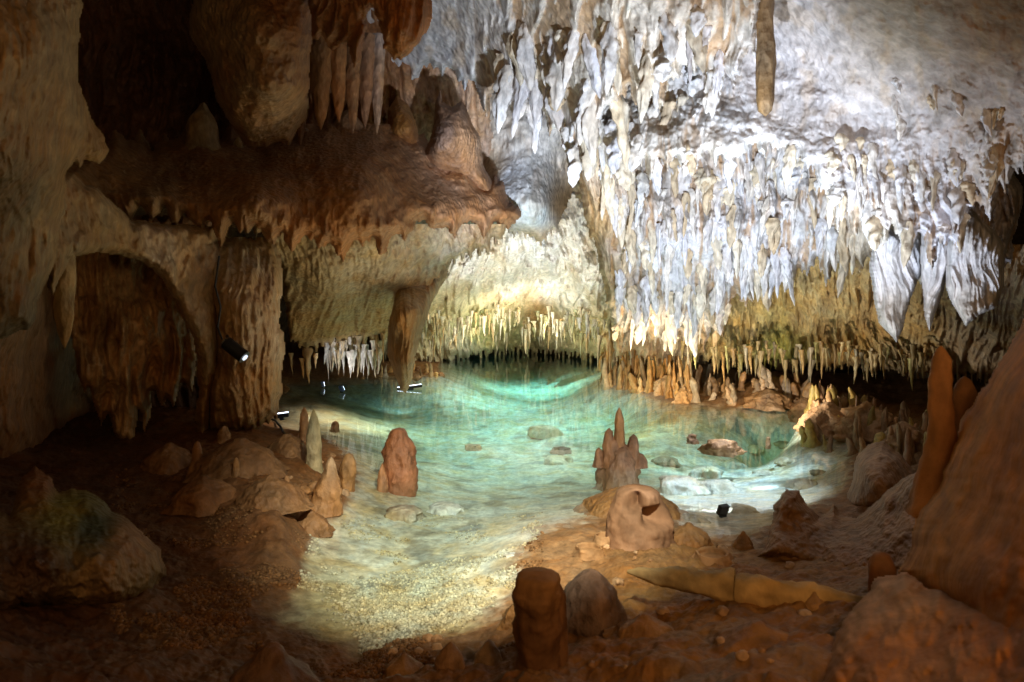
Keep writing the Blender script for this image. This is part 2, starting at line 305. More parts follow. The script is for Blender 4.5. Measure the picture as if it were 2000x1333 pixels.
# ---------------------------------------------------------------- water
def build_water():
    m = bpy.data.materials.new("cave_water"); m.use_nodes = True; nt = m.node_tree; N = nt.nodes; L = nt.links
    N.remove(N["Principled BSDF"]); out = N["Material Output"]
    tr = N.new("ShaderNodeBsdfTransparent"); gl = N.new("ShaderNodeBsdfGlossy"); gl.inputs["Roughness"].default_value = .012
    mx = N.new("ShaderNodeMixShader")
    geo = N.new("ShaderNodeNewGeometry"); mp = N.new("ShaderNodeMapping"); mp.inputs["Scale"].default_value = (1.0, .7, 1)
    L.new(geo.outputs["Position"], mp.inputs[0])
    n = N.new("ShaderNodeTexNoise"); n.inputs["Scale"].default_value = 5.0; n.inputs["Detail"].default_value = 3; L.new(mp.outputs[0], n.inputs["Vector"])
    bp = N.new("ShaderNodeBump"); bp.inputs["Strength"].default_value = .06; bp.inputs["Distance"].default_value = .02
    L.new(n.outputs["Fac"], bp.inputs["Height"]); L.new(bp.outputs[0], gl.inputs["Normal"]); 
    dt = N.new("ShaderNodeVectorMath"); dt.operation = 'DOT_PRODUCT'; L.new(geo.outputs["Incoming"], dt.inputs[0]); L.new(bp.outputs[0], dt.inputs[1])
    def mth(op, a, b=None):
        q = N.new("ShaderNodeMath"); q.operation = op; L.new(a, q.inputs[0])
        if b is not None: q.inputs[1].default_value = b
        return q.outputs[0]
    ab = mth('ABSOLUTE', dt.outputs["Value"]); om = N.new("ShaderNodeMath"); om.operation = 'SUBTRACT'; om.inputs[0].default_value = 1; L.new(ab, om.inputs[1]); om.use_clamp = True
    p5 = mth('POWER', om.outputs[0], 5); sc_ = mth('MULTIPLY', p5, .90); fq = mth('ADD', sc_, .02)
    L.new(fq, mx.inputs[0]); L.new(tr.outputs[0], mx.inputs[1]); L.new(gl.outputs[0], mx.inputs[2]); L.new(mx.outputs[0], out.inputs["Surface"])
    va = N.new("ShaderNodeVolumeAbsorption"); va.inputs["Color"].default_value = (.25, .91, .92, 1); va.inputs["Density"].default_value = .31
    L.new(va.outputs[0], out.inputs["Volume"])
    x0, x1, y0, y1, z0 = -14, 15, .6, 35.5, -4
    v = [(x0,y0,z0),(x1,y0,z0),(x1,y1,z0),(x0,y1,z0),(x0,y0,0),(x1,y0,0),(x1,y1,0),(x0,y1,0)]
    q = [(0,3,2,1),(4,5,6,7),(0,1,5,4),(1,2,6,5),(2,3,7,6),(3,0,4,7)]
    tag(link("lake_water", mesh_from("lake_water", v, q, None, m, False)), "clear turquoise lake water lying still between the rock banks", None, None, "structure")
build_water()

# ---------------------------------------------------------------- rock masses
OCH = (.40,.24,.10); WHT = (.78,.76,.72); CRM = (.70,.62,.48); BRN = (.30,.14,.055); RED = (.36,.15,.06); GRY = (.48,.42,.33); YEL = (.62,.46,.20); DRK = (.14,.075,.035)
def st(o, label, kind="structure", cat=None): return tag(o, label, cat, None, kind)
# far end and rear walls
st(body("cave_wall", [(-400,-500),(2400,-500),(2400,745),(1300,735),(700,735),(-400,760)], [(-400,-500,16),(1000,-500,20),(2400,-500,16),(-400,700,16),(600,700,22),(1000,600,31),(1000,300,26),(1400,650,17),(1600,650,15.5),(2400,650,12),(1400,300,16),(300,300,13)],
   [(1000,600,(.22,.15,.08)),(300,300,(.16,.08,.035)),(1600,700,(.10,.07,.04))], noise=((160,40),(40,14)), drip=((40,110,14,1),), step=7, seed=1, mat=M_brown), "dark rear wall of the cave behind the lake")
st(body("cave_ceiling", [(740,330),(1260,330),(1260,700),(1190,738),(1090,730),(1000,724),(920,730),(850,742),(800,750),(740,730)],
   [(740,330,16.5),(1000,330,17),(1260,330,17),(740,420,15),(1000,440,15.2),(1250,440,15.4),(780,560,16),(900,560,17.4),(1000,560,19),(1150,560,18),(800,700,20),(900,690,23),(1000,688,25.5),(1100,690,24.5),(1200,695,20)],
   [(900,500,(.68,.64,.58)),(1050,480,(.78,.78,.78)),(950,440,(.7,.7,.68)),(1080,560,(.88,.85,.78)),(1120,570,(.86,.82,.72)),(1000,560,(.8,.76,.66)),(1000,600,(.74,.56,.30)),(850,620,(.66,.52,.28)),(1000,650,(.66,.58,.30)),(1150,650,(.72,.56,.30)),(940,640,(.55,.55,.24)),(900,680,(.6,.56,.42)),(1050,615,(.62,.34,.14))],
   noise=((90,60),(30,20),(12,4)), flute=((14,60,8),), drip=((34,100,40,.7),(15,56,32,.85),(7,26,14,.8)), teeth=((9,30),(4,14)), edge=(10,60), step=1.6, seed=11, mat=M_white, ochre_shade=((.52,.42,.24),.3), mask=lambda U, V: .8 + .2 * sstep(540, 600, V), stain=((.5,.34,.14),.35)), "pale far ceiling with a dense fringe of thin stalactites over the lake")
UPC = [(850,60,(.68,.66,.66)),(950,250,(.76,.80,.86)),(1100,150,(.78,.72,.62)),(1250,120,(.84,.76,.64)),(1400,100,(.82,.76,.68)),(1160,300,(.8,.8,.8)),(1440,150,(.72,.7,.7))]
OCHRE_SHADE = ((.42,.24,.09), .75)  # ochre with brown shade mixed in, for the gaps
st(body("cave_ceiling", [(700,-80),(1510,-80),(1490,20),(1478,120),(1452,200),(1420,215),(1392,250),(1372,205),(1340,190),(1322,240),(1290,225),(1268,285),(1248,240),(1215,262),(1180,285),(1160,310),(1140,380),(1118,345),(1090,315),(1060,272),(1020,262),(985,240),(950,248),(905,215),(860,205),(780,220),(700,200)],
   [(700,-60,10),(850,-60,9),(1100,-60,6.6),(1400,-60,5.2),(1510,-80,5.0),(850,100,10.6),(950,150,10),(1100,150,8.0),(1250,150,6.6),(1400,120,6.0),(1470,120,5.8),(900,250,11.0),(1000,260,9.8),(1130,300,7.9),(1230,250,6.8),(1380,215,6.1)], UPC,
   noise=((220,26),(60,9),(16,2.2)), flute=((40,120,6),(12,50,2.5)), drip=((78,260,76,.55),(40,120,46,.6),(17,56,18,.55)), teeth=((44,60),(15,24)), edge=(16,120), step=2, mask=lambda U, V: .12 + .88 * sstep(900, 1010, U + .25 * V), seed=23, mat=M_white, ochre_shade=OCHRE_SHADE, stain=((.52,.33,.14),.35), lean=24), "white and ochre ceiling drapes hanging over the middle of the lake")
sm2 = lambda U, V: .06 + .94 * np.maximum(sstep(1500, 1750, U) * sstep(-60, 120, V - 310 + .14 * (U - 1600) + 40 * noise2(U / 60, V / 60, 5)), .75 * sstep(1500, 1330, U))
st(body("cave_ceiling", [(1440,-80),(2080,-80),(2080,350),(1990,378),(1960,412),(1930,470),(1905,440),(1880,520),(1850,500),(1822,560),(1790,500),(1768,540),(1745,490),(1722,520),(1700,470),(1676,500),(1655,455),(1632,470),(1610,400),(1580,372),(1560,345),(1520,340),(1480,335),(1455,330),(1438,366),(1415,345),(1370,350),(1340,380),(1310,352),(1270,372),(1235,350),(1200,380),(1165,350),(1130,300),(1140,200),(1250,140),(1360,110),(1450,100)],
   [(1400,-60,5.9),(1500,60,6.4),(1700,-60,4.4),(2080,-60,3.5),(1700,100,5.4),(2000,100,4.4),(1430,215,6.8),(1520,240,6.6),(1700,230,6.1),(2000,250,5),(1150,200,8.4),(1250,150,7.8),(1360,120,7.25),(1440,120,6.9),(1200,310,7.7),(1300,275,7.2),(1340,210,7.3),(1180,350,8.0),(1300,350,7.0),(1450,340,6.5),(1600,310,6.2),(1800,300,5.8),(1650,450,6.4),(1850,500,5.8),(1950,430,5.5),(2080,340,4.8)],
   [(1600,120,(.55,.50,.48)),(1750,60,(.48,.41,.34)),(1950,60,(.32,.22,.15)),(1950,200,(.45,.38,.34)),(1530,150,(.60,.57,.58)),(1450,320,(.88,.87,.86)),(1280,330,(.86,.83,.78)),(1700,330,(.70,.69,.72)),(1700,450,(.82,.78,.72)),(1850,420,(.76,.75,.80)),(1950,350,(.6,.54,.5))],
   noise=((200,24),(70,12),(24,5),(9,2.2)), drip=((40,120,34,.85),(22,66,24,.8),(9,28,7,.7)), teeth=((30,40),(12,16)), edge=(20,110), step=2, seed=29, mat=M_white, mask=sm2, ochre_shade=OCHRE_SHADE, stain=((.50,.34,.17),.3), warp=6), "smooth grey white ceiling ending in a bright ragged lip at the right")
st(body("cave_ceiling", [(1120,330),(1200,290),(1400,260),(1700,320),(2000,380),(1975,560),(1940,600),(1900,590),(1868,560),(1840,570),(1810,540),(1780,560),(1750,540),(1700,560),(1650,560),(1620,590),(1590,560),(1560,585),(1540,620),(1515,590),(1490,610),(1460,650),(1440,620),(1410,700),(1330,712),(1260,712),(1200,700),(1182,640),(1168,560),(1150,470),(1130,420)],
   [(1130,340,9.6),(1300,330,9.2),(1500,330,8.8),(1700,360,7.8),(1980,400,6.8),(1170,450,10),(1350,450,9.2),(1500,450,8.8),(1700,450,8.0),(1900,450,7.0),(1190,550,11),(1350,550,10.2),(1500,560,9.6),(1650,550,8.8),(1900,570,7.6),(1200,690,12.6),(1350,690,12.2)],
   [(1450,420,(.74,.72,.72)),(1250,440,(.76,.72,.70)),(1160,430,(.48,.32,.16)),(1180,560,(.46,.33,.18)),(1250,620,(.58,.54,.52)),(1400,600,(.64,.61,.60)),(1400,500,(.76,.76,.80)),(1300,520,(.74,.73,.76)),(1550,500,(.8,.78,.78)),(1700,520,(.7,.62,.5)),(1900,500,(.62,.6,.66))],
   noise=((180,26),(60,10),(16,2.2)), flute=((26,80,8),(10,36,3)), drip=((34,110,46,.7),(18,56,32,.7),(9,30,13,.7)), teeth=((34,44),(11,20)), edge=(20,130), lean=24, step=2, seed=31, mat=M_white, ochre_shade=OCHRE_SHADE, stain=((.52,.33,.14),.4)), "lower white rock curtain of overlapping drip points behind the ragged lip")
DR = ((1742,1,"large white rock drapery with a split point hanging lowest at the right",[(1702,470),(1730,440),(1770,470),(1800,450),(1808,520),(1790,560),(1775,590),(1766,640),(1752,672),(1738,655),(1716,630),(1704,580),(1698,520)],6.9),
      (1820,2,"narrow white blade of rock hanging to a long point beside the split drapery",[(1800,440),(1850,430),(1880,450),(1862,500),(1846,560),(1828,610),(1816,652),(1806,620),(1800,560),(1796,500)],6.6),
      (1900,3,"wide bluish white rock drapery folded like cloth at the right edge",[(1850,430),(1900,410),(1945,450),(1962,480),(1964,560),(1945,600),(1915,615),(1888,640),(1862,600),(1846,560)],6.3))
for cx_, k_, lb, ol, Y_ in DR:
    xs_ = [q[0] for q in ol]; x0_, x1_ = min(xs_), max(xs_)
    tag(body("rock_drapery", ol, [(x0_, 450, Y_ + .25), (x1_, 450, Y_ + .25), (cx_, 460, Y_), (cx_, 640, Y_ + .1), (x0_, 600, Y_ + .3), (x1_, 600, Y_ + .3)], [(cx_, 500, (.80,.78,.80)), (cx_, 640, (.82,.76,.70))],
        noise=((50,6),(18,1.5)), flute=((20,140,9),), edge=(14,70), step=1.6, seed=200 + k_, mat=M_white, warp=3), lb, "drapery")
st(body("cave_wall", [(700,100),(1200,240),(1200,440),(1110,400),(1090,470),(1060,492),(1030,480),(985,470),(940,470),(700,480)], [(700,100,13),(1100,250,12.4),(950,300,12.6),(1000,380,11.6),(1060,400,11.6),(1110,380,13.2),(1040,470,12.0),(900,450,12.6),(700,450,13)],
   [(1000,350,(.78,.80,.84)),(1040,420,(.70,.78,.82)),(1040,470,(.66,.50,.34)),(960,330,(.62,.5,.36)),(1100,400,(.36,.24,.13)),(800,250,(.5,.3,.14))], noise=((90,22),(24,4)), flute=((12,120,3),), drip=((30,90,7,.4),), teeth=((10,24),), edge=(26,70), step=2, seed=37, mat=M_white, stain=((.5,.34,.2),.3)), "smooth white flowstone wall above the far lake arch")
st(body("cave_wall", [(1180,540),(2080,480),(2080,790),(1880,780),(1740,766),(1600,756),(1480,748),(1380,742),(1300,746),(1200,735)], [(1200,600,14),(1250,700,14.2),(1450,600,12.4),(1450,715,13.6),(1650,580,10.8),(1650,720,12.6),(1850,580,8.6),(1850,735,11),(2060,550,7.2),(2060,730,9)],
   [(1300,650,(.45,.37,.30)),(1450,650,(.50,.42,.22)),(1520,690,(.38,.40,.14)),(1600,620,(.55,.45,.24)),(1680,680,(.58,.38,.14)),(1780,660,(.50,.38,.2)),(1900,650,(.40,.32,.24)),(1700,720,(.5,.42,.3))],
   noise=((90,20),(24,5)), flute=((16,50,6),), drip=((28,80,28,.9),(12,36,20,1),(7,20,9,1)), teeth=((10,34),(4,16)), edge=(10,60), step=2, seed=41, mat=M_brown, stain=((.3,.2,.1),.4)), "yellow brown rock curtain of small stalactites low over the dark gap")
# upper left
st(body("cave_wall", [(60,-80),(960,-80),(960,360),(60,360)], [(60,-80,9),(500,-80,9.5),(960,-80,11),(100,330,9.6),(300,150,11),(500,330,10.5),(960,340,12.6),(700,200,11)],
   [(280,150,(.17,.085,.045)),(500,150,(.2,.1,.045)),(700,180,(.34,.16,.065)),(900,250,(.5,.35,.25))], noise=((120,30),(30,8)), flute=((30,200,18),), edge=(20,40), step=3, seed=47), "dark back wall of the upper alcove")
def rock(name, label, cat, *a, **k):
    o = body(name, *a, **k); tag(o, label, cat); return o
rock("rock_pillar", "broad tan rock pillar standing left of the dark upper alcove", "rock",
   [(-80,-80),(168,-80),(158,60),(155,150),(178,225),(218,290),(195,320),(160,318),(150,340),(142,322),(130,345),(128,420),(112,500),(90,560),(60,640),(-80,700)],
   [(-80,-80,3.6),(160,-80,4.6),(60,100,3.7),(150,150,4.6),(60,300,4.0),(200,290,5.2),(100,450,4.8),(-60,600,4.2),(-80,300,3.4)],
   [(60,100,(.42,.28,.14)),(120,250,(.44,.28,.13)),(20,400,(.22,.15,.07)),(110,450,(.48,.34,.18)),(0,600,(.2,.14,.07))], noise=((120,22),(34,6),(12,1.6)), flute=((36,160,12),), edge=(40,120), lean=20, seed=53, stain=((.30,.15,.06),.4))
rock("rock_mass", "rough pitted brown rock hanging between the alcove and the orange drapery", "rock",
   [(372,-80),(640,-80),(612,60),(604,150),(600,235),(570,285),(545,275),(520,290),(470,285),(440,235),(420,190),(400,110),(370,70)],
   [(372,-80,7.2),(640,-80,6.8),(400,60,7.2),(500,60,6.4),(600,100,7),(450,200,7.3),(530,180,6.7),(540,280,7.8),(600,230,7.8)],
   [(420,30,(.38,.26,.14)),(500,120,(.30,.19,.10)),(560,180,(.38,.25,.14)),(580,40,(.26,.13,.06))], noise=((70,20),(22,7),(9,2.4)), edge=(34,110), seed=59, stain=((.30,.15,.06),.5))
# left lower recess
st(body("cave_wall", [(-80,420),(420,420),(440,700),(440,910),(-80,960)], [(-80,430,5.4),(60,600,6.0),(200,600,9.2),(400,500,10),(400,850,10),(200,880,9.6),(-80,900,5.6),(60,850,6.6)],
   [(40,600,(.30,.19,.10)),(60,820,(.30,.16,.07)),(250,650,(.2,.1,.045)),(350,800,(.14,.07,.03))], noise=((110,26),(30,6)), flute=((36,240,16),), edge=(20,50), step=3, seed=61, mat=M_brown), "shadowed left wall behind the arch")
rock("rock_curtain", "folded brown rock curtain hanging to a point inside the left arch", "rock",
   [(110,480),(300,486),(352,540),(376,620),(386,760),(372,800),(352,780),(335,830),(300,800),(282,880),(268,840),(252,915),(232,895),(214,850),(196,870),(176,800),(150,760),(136,680),(104,600)],
   [(110,490,6.9),(130,680,7.1),(150,490,7.1),(250,500,7.6),(350,560,8.2),(380,700,8.4),(250,650,7.2),(170,650,7.4),(250,880,7.8),(330,800,8.2)],
   [(200,600,(.60,.40,.2)),(300,600,(.52,.31,.14)),(250,800,(.58,.36,.16)),(350,740,(.46,.26,.11))], noise=((80,20),(24,5)), flute=((46,300,34),(18,120,8)), teeth=((30,40),), edge=(16,90), lean=14, seed=67, stain=((.18,.08,.035),.5))
rock("rock_arch", "pale rounded arch rim curving down to the lit column", "rock",
   [(66,340),(140,330),(260,430),(420,440),(445,520),(430,600),(426,720),(412,800),(404,868),(386,876),(380,820),(388,760),(372,660),(346,590),(300,530),(255,505),(200,496),(140,500),(112,560),(98,600),(88,520)],
   [(66,340,5.2),(140,330,5.6),(100,520,5.0),(260,460,6.4),(400,450,7.4),(330,520,6.8),(400,640,7.2),(400,860,7.9),(430,520,7.6)],
   [(100,450,(.46,.32,.17)),(230,470,(.42,.29,.14)),(330,480,(.56,.44,.30)),(400,580,(.52,.38,.22)),(400,800,(.44,.27,.11))], noise=((80,16),(26,5)), flute=((26,90,7),), edge=(26,110), seed=71, stain=((.36,.2,.08),.4))
rock("rock_column", "fluted brown column carrying the round spotlight", "rock",
   [(392,470),(540,466),(556,520),(548,600),(556,680),(552,760),(540,830),(500,850),(440,856),(404,862),(400,800),(412,700),(402,580)],
   [(392,480,7.8),(540,480,8.6),(470,520,7.6),(470,600,7.3),(470,680,7.35),(400,700,7.9),(550,700,8.3),(470,850,8.1),(545,820,8.5),(440,760,7.6)],
   [(450,500,(.46,.38,.26)),(500,600,(.48,.36,.24)),(430,620,(.44,.28,.12)),(440,760,(.42,.25,.11)),(520,780,(.40,.23,.09)),(530,640,(.46,.34,.24))], noise=((60,14),(20,4)), flute=((22,150,16),(10,60,3)), drip=((26,110,10,.6),), teeth=((14,14),), edge=(26,150), lean=10, seed=73, stain=((.28,.14,.05),.4))
rock("rock_ledge", "grey tan overhang under the brown shelf with a low fringe of stalactites", "rock",
   [(430,450),(1000,440),(992,486),(955,512),(905,530),(868,548),(850,585),(836,640),(820,690),(790,690),(740,688),(700,700),(640,700),(600,712),(566,700),(556,640),(545,560),(520,500)],
   [(430,460,8.2),(600,480,8.8),(800,480,9.6),(990,470,11),(560,560,10),(640,560,9.6),(700,600,11),(600,690,13),(700,690,13.4),(800,620,12),(780,560,10.4),(850,560,11.2),(900,520,10.8),(640,640,11.6)],
   [(480,500,(.46,.36,.22)),(600,530,(.40,.33,.2)),(720,510,(.56,.50,.38)),(850,500,(.56,.50,.40)),(650,620,(.34,.26,.12)),(580,640,(.32,.21,.09)),(760,600,(.40,.28,.12)),(960,480,(.46,.34,.22)),(860,560,(.46,.24,.1))],
   noise=((90,26),(26,7),(9,1.8)), flute=((20,60,7),), drip=((30,80,14,.8),(12,38,8,.8)), teeth=((16,26),(6,12)), edge=(14,100), step=2, seed=79, stain=((.34,.22,.09),.4))
rock("rock_shelf", "broad reddish brown rock shelf with a drooping fringed edge", "rock",
   [(84,340),(190,316),(230,296),(300,304),(420,282),(560,284),(640,262),(700,244),(745,250),(800,282),(860,318),(930,352),(975,395),(1012,440),(1022,470),(985,486),(930,476),(880,492),(845,478),(812,476),(790,505),(765,492),(745,520),(715,500),(690,512),(668,545),(640,520),(610,502),(580,512),(545,492),(520,500),(480,470),(430,500),(400,470),(340,462),(300,440),(250,462),(200,470),(150,470),(110,480),(96,430)],
   [(84,340,6.0),(100,460,5.8),(300,310,8.2),(300,400,6.6),(300,450,6.8),(500,292,9.2),(500,380,7.2),(500,480,7.5),(700,255,10),(700,330,8.4),(700,400,7.9),(700,490,8.2),(850,325,10),(850,400,9.0),(850,475,9.2),(1010,450,10.6),(420,290,8.8)],
   [(200,380,(.36,.22,.10)),(400,380,(.32,.17,.07)),(560,340,(.34,.18,.075)),(650,450,(.44,.22,.085)),(720,330,(.38,.2,.085)),(800,400,(.38,.2,.09)),(950,430,(.38,.2,.1)),(300,440,(.36,.24,.12)),(850,340,(.42,.26,.17))],
   noise=((130,26),(36,9),(12,2.6)), flute=((30,90,9),), drip=((44,110,22,.6),(20,50,8,.6)), teeth=((46,36),(17,10)), edge=(30,130), step=2, seed=83, stain=((.24,.11,.045),.45),
   mask=lambda U, V: .15 + .85 * sstep(360, 430, V - .08 * (U - 500)))
rock("hanging_rock", "thick smooth brown stalactite hanging almost to the water below the shelf", "stalactite",
   [(725,500),(885,500),(872,548),(842,596),(824,650),(814,700),(806,740),(794,768),(780,760),(766,728),(758,690),(758,640),(768,580)],
   [(725,500,11.4),(885,500,12.0),(772,560,10.6),(810,580,10.3),(800,600,9.7),(830,640,10.1),(790,700,9.8),(760,690,10.2),(795,755,10)],
   [(810,540,(.52,.44,.32)),(850,560,(.50,.34,.2)),(800,640,(.34,.2,.08)),(790,720,(.38,.22,.09))], noise=((40,5),), flute=((16,160,9),), edge=(22,120), lean=6, step=1.5, seed=89, warp=4)
rock("rock_drapery", "orange brown rock drapery hanging at the top of the cave, ragged at its tip", "rock",
   [(590,-80),(880,-80),(846,0),(838,62),(818,100),(792,122),(768,124),(748,108),(742,60),(728,20),(712,70),(704,130),(690,136),(674,90),(650,120),(630,80),(612,90),(604,30)],
   [(590,-80,6.0),(880,-80,6.8),(700,0,6.0),(800,40,5.8),(840,20,6.3),(790,110,6.1),(690,120,6.4),(620,60,6.6)],
   [(800,40,(.50,.22,.08)),(700,40,(.34,.15,.055)),(640,40,(.26,.12,.05)),(780,100,(.52,.24,.09))], noise=((60,14),(20,4)), flute=((40,200,26),(12,80,4)), teeth=((18,12),), edge=(18,110), step=2, seed=97, stain=((.26,.11,.04),.4))
rock("rock_spire", "pointed brown rock spire standing on the end of the brown shelf", "stalagmite",
   [(860,168),(868,200),(884,208),(902,194),(918,226),(936,262),(944,320),(975,375),(1000,420),(960,400),(890,350),(835,330),(826,300),(842,262),(850,210)],
   [(860,170,10),(900,200,10),(870,280,9.6),(930,300,10.1),(840,320,10),(980,400,10.6)],
   [(860,260,(.26,.17,.13)),(915,280,(.48,.30,.19)),(880,320,(.32,.18,.1))], noise=((30,7),(10,2)), edge=(26,90), step=1.6, seed=101, warp=4, stain=((.2,.12,.08),.3))
rock("rock_hump", "orange brown humped rock at the foot of the hanging columns", "rock",
   [(752,270),(756,215),(775,186),(795,200),(812,235),(822,290),(800,300),(752,300)], [(752,290,10.4),(775,200,10.4),(790,250,9.9),(820,290,10.4)],
   [(780,240,(.46,.24,.07)),(800,280,(.3,.14,.05))], noise=((24,6),(9,2)), edge=(22,80), step=1.6, seed=103, warp=3)
# right foreground
rock("boulder", "big smooth orange brown boulder closing off the right edge of the view", "boulder",
   [(2120,480),(2010,570),(1985,640),(1968,690),(1930,740),(1885,810),(1856,880),(1825,940),(1795,1000),(1768,1070),(1748,1115),(1790,1170),(1860,1200),(1920,1290),(1990,1380),(2120,1450)],
   [(2120,480,2.4),(2000,620,2.9),(1900,800,3.0),(2050,800,2.2),(1830,960,3.0),(1960,1000,2.4),(1780,1100,2.9),(1900,1150,2.3),(1800,1180,2.8),(2120,1100,1.8),(2120,1450,1.6)],
   [(1950,850,(.56,.23,.05)),(1850,1050,(.54,.24,.06)),(1950,1150,(.38,.16,.04))], noise=((190,40),(60,8)), edge=(60,260), step=3, seed=107, mat=M_smooth, warp=10, stain=((.32,.16,.06),.4))
rock("boulder", "low lumpy pinkish brown rock at the foot of the big smooth boulder", "boulder",
   [(1700,1140),(1760,1118),(1830,1150),(1920,1180),(2120,1150),(2120,1460),(1560,1460),(1585,1340),(1622,1260),(1655,1200)],
   [(1700,1150,2.75),(1760,1130,2.75),(1660,1230,2.5),(1800,1230,2.35),(1950,1230,2.05),(1700,1330,2.1),(1900,1350,1.8),(1600,1430,2.1),(2100,1430,1.5),(2100,1200,1.8)],
   [(1740,1170,(.48,.28,.15)),(1700,1300,(.42,.20,.075)),(1850,1300,(.38,.18,.07)),(2000,1300,(.24,.11,.045))], noise=((120,34),(40,12),(14,3)), edge=(50,200), step=3, seed=211, mat=M_smooth, warp=10, stain=((.32,.16,.06),.4))
rock("rock_mound", "dark tan rock mound with a knobbly crest between the lake and the boulder", "rock",
   [(1480,1085),(1512,1010),(1510,985),(1530,958),(1562,955),(1576,990),(1600,1012),(1625,985),(1640,1005),(1670,1010),(1700,985),(1730,960),(1760,930),(1800,920),(1830,960),(1830,1110),(1700,1130),(1600,1110),(1500,1090)],
   [(1488,1060,4.6),(1550,970,4.9),(1550,1060,4.55),(1640,1010,5.0),(1650,1080,4.3),(1750,950,4.5),(1750,1060,4.0),(1820,940,4.1),(1820,1100,3.6),(1600,1110,4.3)],
   [(1550,1000,(.33,.18,.08)),(1650,1050,(.31,.17,.075)),(1750,1000,(.34,.19,.09))], noise=((60,18),(22,9),(9,2.5)), edge=(24,110), step=2, seed=109, warp=7, stain=((.24,.13,.06),.4))
rock("boulder", "rounded brown boulder sticking up behind the knobbly mound at the right shore", "boulder",
   [(1640,1000),(1660,950),(1672,890),(1690,868),(1725,862),(1760,885),(1790,925),(1800,980),(1720,1010),(1660,1012)],
   [(1640,990,6.2),(1690,880,6.1),(1720,940,5.6),(1780,930,5.9),(1700,1005,5.8)],
   [(1700,900,(.40,.26,.17)),(1720,970,(.34,.2,.11))], noise=((50,12),(16,3)), edge=(34,130), step=2, seed=113, warp=5, stain=((.26,.15,.08),.3))
rock("boulder", "low dark boulder with green algae on top at the left bank", "boulder",
   [(-60,990),(20,1000),(40,930),(70,905),(100,930),(112,960),(170,955),(215,990),(262,1020),(312,1070),(328,1120),(300,1165),(240,1190),(150,1200),(40,1190),(-60,1230)],
   [(-60,1000,3.6),(70,920,4.3),(110,1000,3.9),(200,1000,4.0),(310,1100,3.9),(220,1100,3.5),(100,1100,3.3),(150,1190,3.5),(-60,1200,3.0)],
   [(80,930,(.26,.11,.04)),(130,1000,(.24,.22,.05)),(180,1030,(.05,.06,.02)),(260,1060,(.28,.15,.06)),(220,1120,(.32,.2,.09)),(60,1100,(.10,.05,.025)),(280,1150,(.24,.17,.07))], noise=((80,26),(26,9),(10,2)), edge=(40,150), step=2.5, seed=127, warp=9)

# ---------------------------------------------------------------- lathed dripstones
def lathe(name, r, z, seg=18, col=(.5,.4,.3), nz=.12, freq=2.2, seed=0, flut=.0, bend=0.0, mat=None, tip=None, top_col=None, dent=()):
    r = np.array(r, float); z = np.array(z, float); n = len(r)
    ph = np.arange(seg) / seg * 2 * np.pi
    R, PH = np.meshgrid(r, ph, indexing='ij'); Z = np.repeat(z[:, None], seg, 1); rm = r.max(); hh = max(abs(z.max() - z.min()), 1e-3)
    sc = freq / rm
    cx, sx = np.cos(PH), np.sin(PH)
    nn = fbm3(cx * R * sc * .5 + 3.1, sx * R * sc * .5, Z * sc * .35 + seed * 1.7, 3, seed)
    R2 = R * (1 + nz * nn * 1.6 + flut * np.cos(PH * 5 + 2 * noise2(Z / hh * 3, Z * 0 + seed, seed)))
    if seg >= 30: R2 = R2 * (1 + nz * .45 * fbm3(cx * R * sc * 2.1 + 7, sx * R * sc * 2.1, Z * sc * 1.9, 3, seed + 5))
    for dz, dph, dw, dh, dd in dent:
        a = np.angle(np.exp(1j * (PH - dph))); k = np.exp(-((Z - dz) / dh) ** 4 - (a / dw) ** 4); R2 = R2 * (1 - dd * k)
    bx = bend * rm * 2 * np.sin((Z - z[0]) / hh * 2.2 + seed); by = bend * rm * np.cos((Z - z[0]) / hh * 1.7 + seed)
    X = R2 * cx + bx - bend * rm * 2 * math.sin(seed); Yy = R2 * sx + by - bend * rm * math.cos(seed)
    V3 = np.stack([X, Yy, Z], -1).reshape(-1, 3)
    idx = np.arange(n * seg).reshape(n, seg); nx = np.roll(idx, -1, 1)
    Q = np.stack([idx[:-1], nx[:-1], nx[1:], idx[1:]], -1).reshape(-1, 4)
    if z[-1] < z[0]: Q = Q[:, ::-1]
    t = (Z - z[0]) / (z[-1] - z[0])
    c = np.array(col)[None, None] * (1 + .35 * nn)[..., None]
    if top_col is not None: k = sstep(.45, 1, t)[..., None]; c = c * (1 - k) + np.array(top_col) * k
    return mesh_from(name, V3, Q, np.clip(c, .01, .92).reshape(-1, 3), mat or M_drip)
def mite_profile(k, n=16):              # stalagmite, base at 0
    t = np.linspace(0, 1, n)
    a = (1.25, 1.05, 1.5, 1.1)[k % 4] * np.exp(-t * 9) * .35
    body_ = (1 - t * (.25, .45, .62, .12)[k % 4]); cap = np.sqrt(np.clip(1 - np.clip((t - .72) / .28, 0, 1) ** 2, 0, 1)) if k % 4 != 2 else np.sqrt(np.clip(1 - t, 0, 1)) ** .9
    r = (body_ + a) * cap; r[-1] = .02; return r, t
def tite_profile(k, n=14):
    t = np.linspace(0, 1, n); p = (.8, 1.1, .6, 1.0)[k % 4]
    r = (1 - t) ** p * (1 + .2 * np.exp(-t * 5)) * .9 + .0; r = r * (1 + .12 * np.sin(t * 17 + k)); r[-1] = .02; return r, -t
VAR = {}
def variant(kind, k, tint):
    key = (kind, k, tint)
    if key not in VAR:
        r, t = (mite_profile if kind == "stalagmite" else tite_profile)(k)
        # unit radius, height 6 so the noise keeps its proportions; scaled per object
        VAR[key] = lathe(kind, r, t * 6, 12, tint, .34, 2.6, k * 7 + len(VAR), .07, .3, M_drip)
    return VAR[key]
random.seed(5)
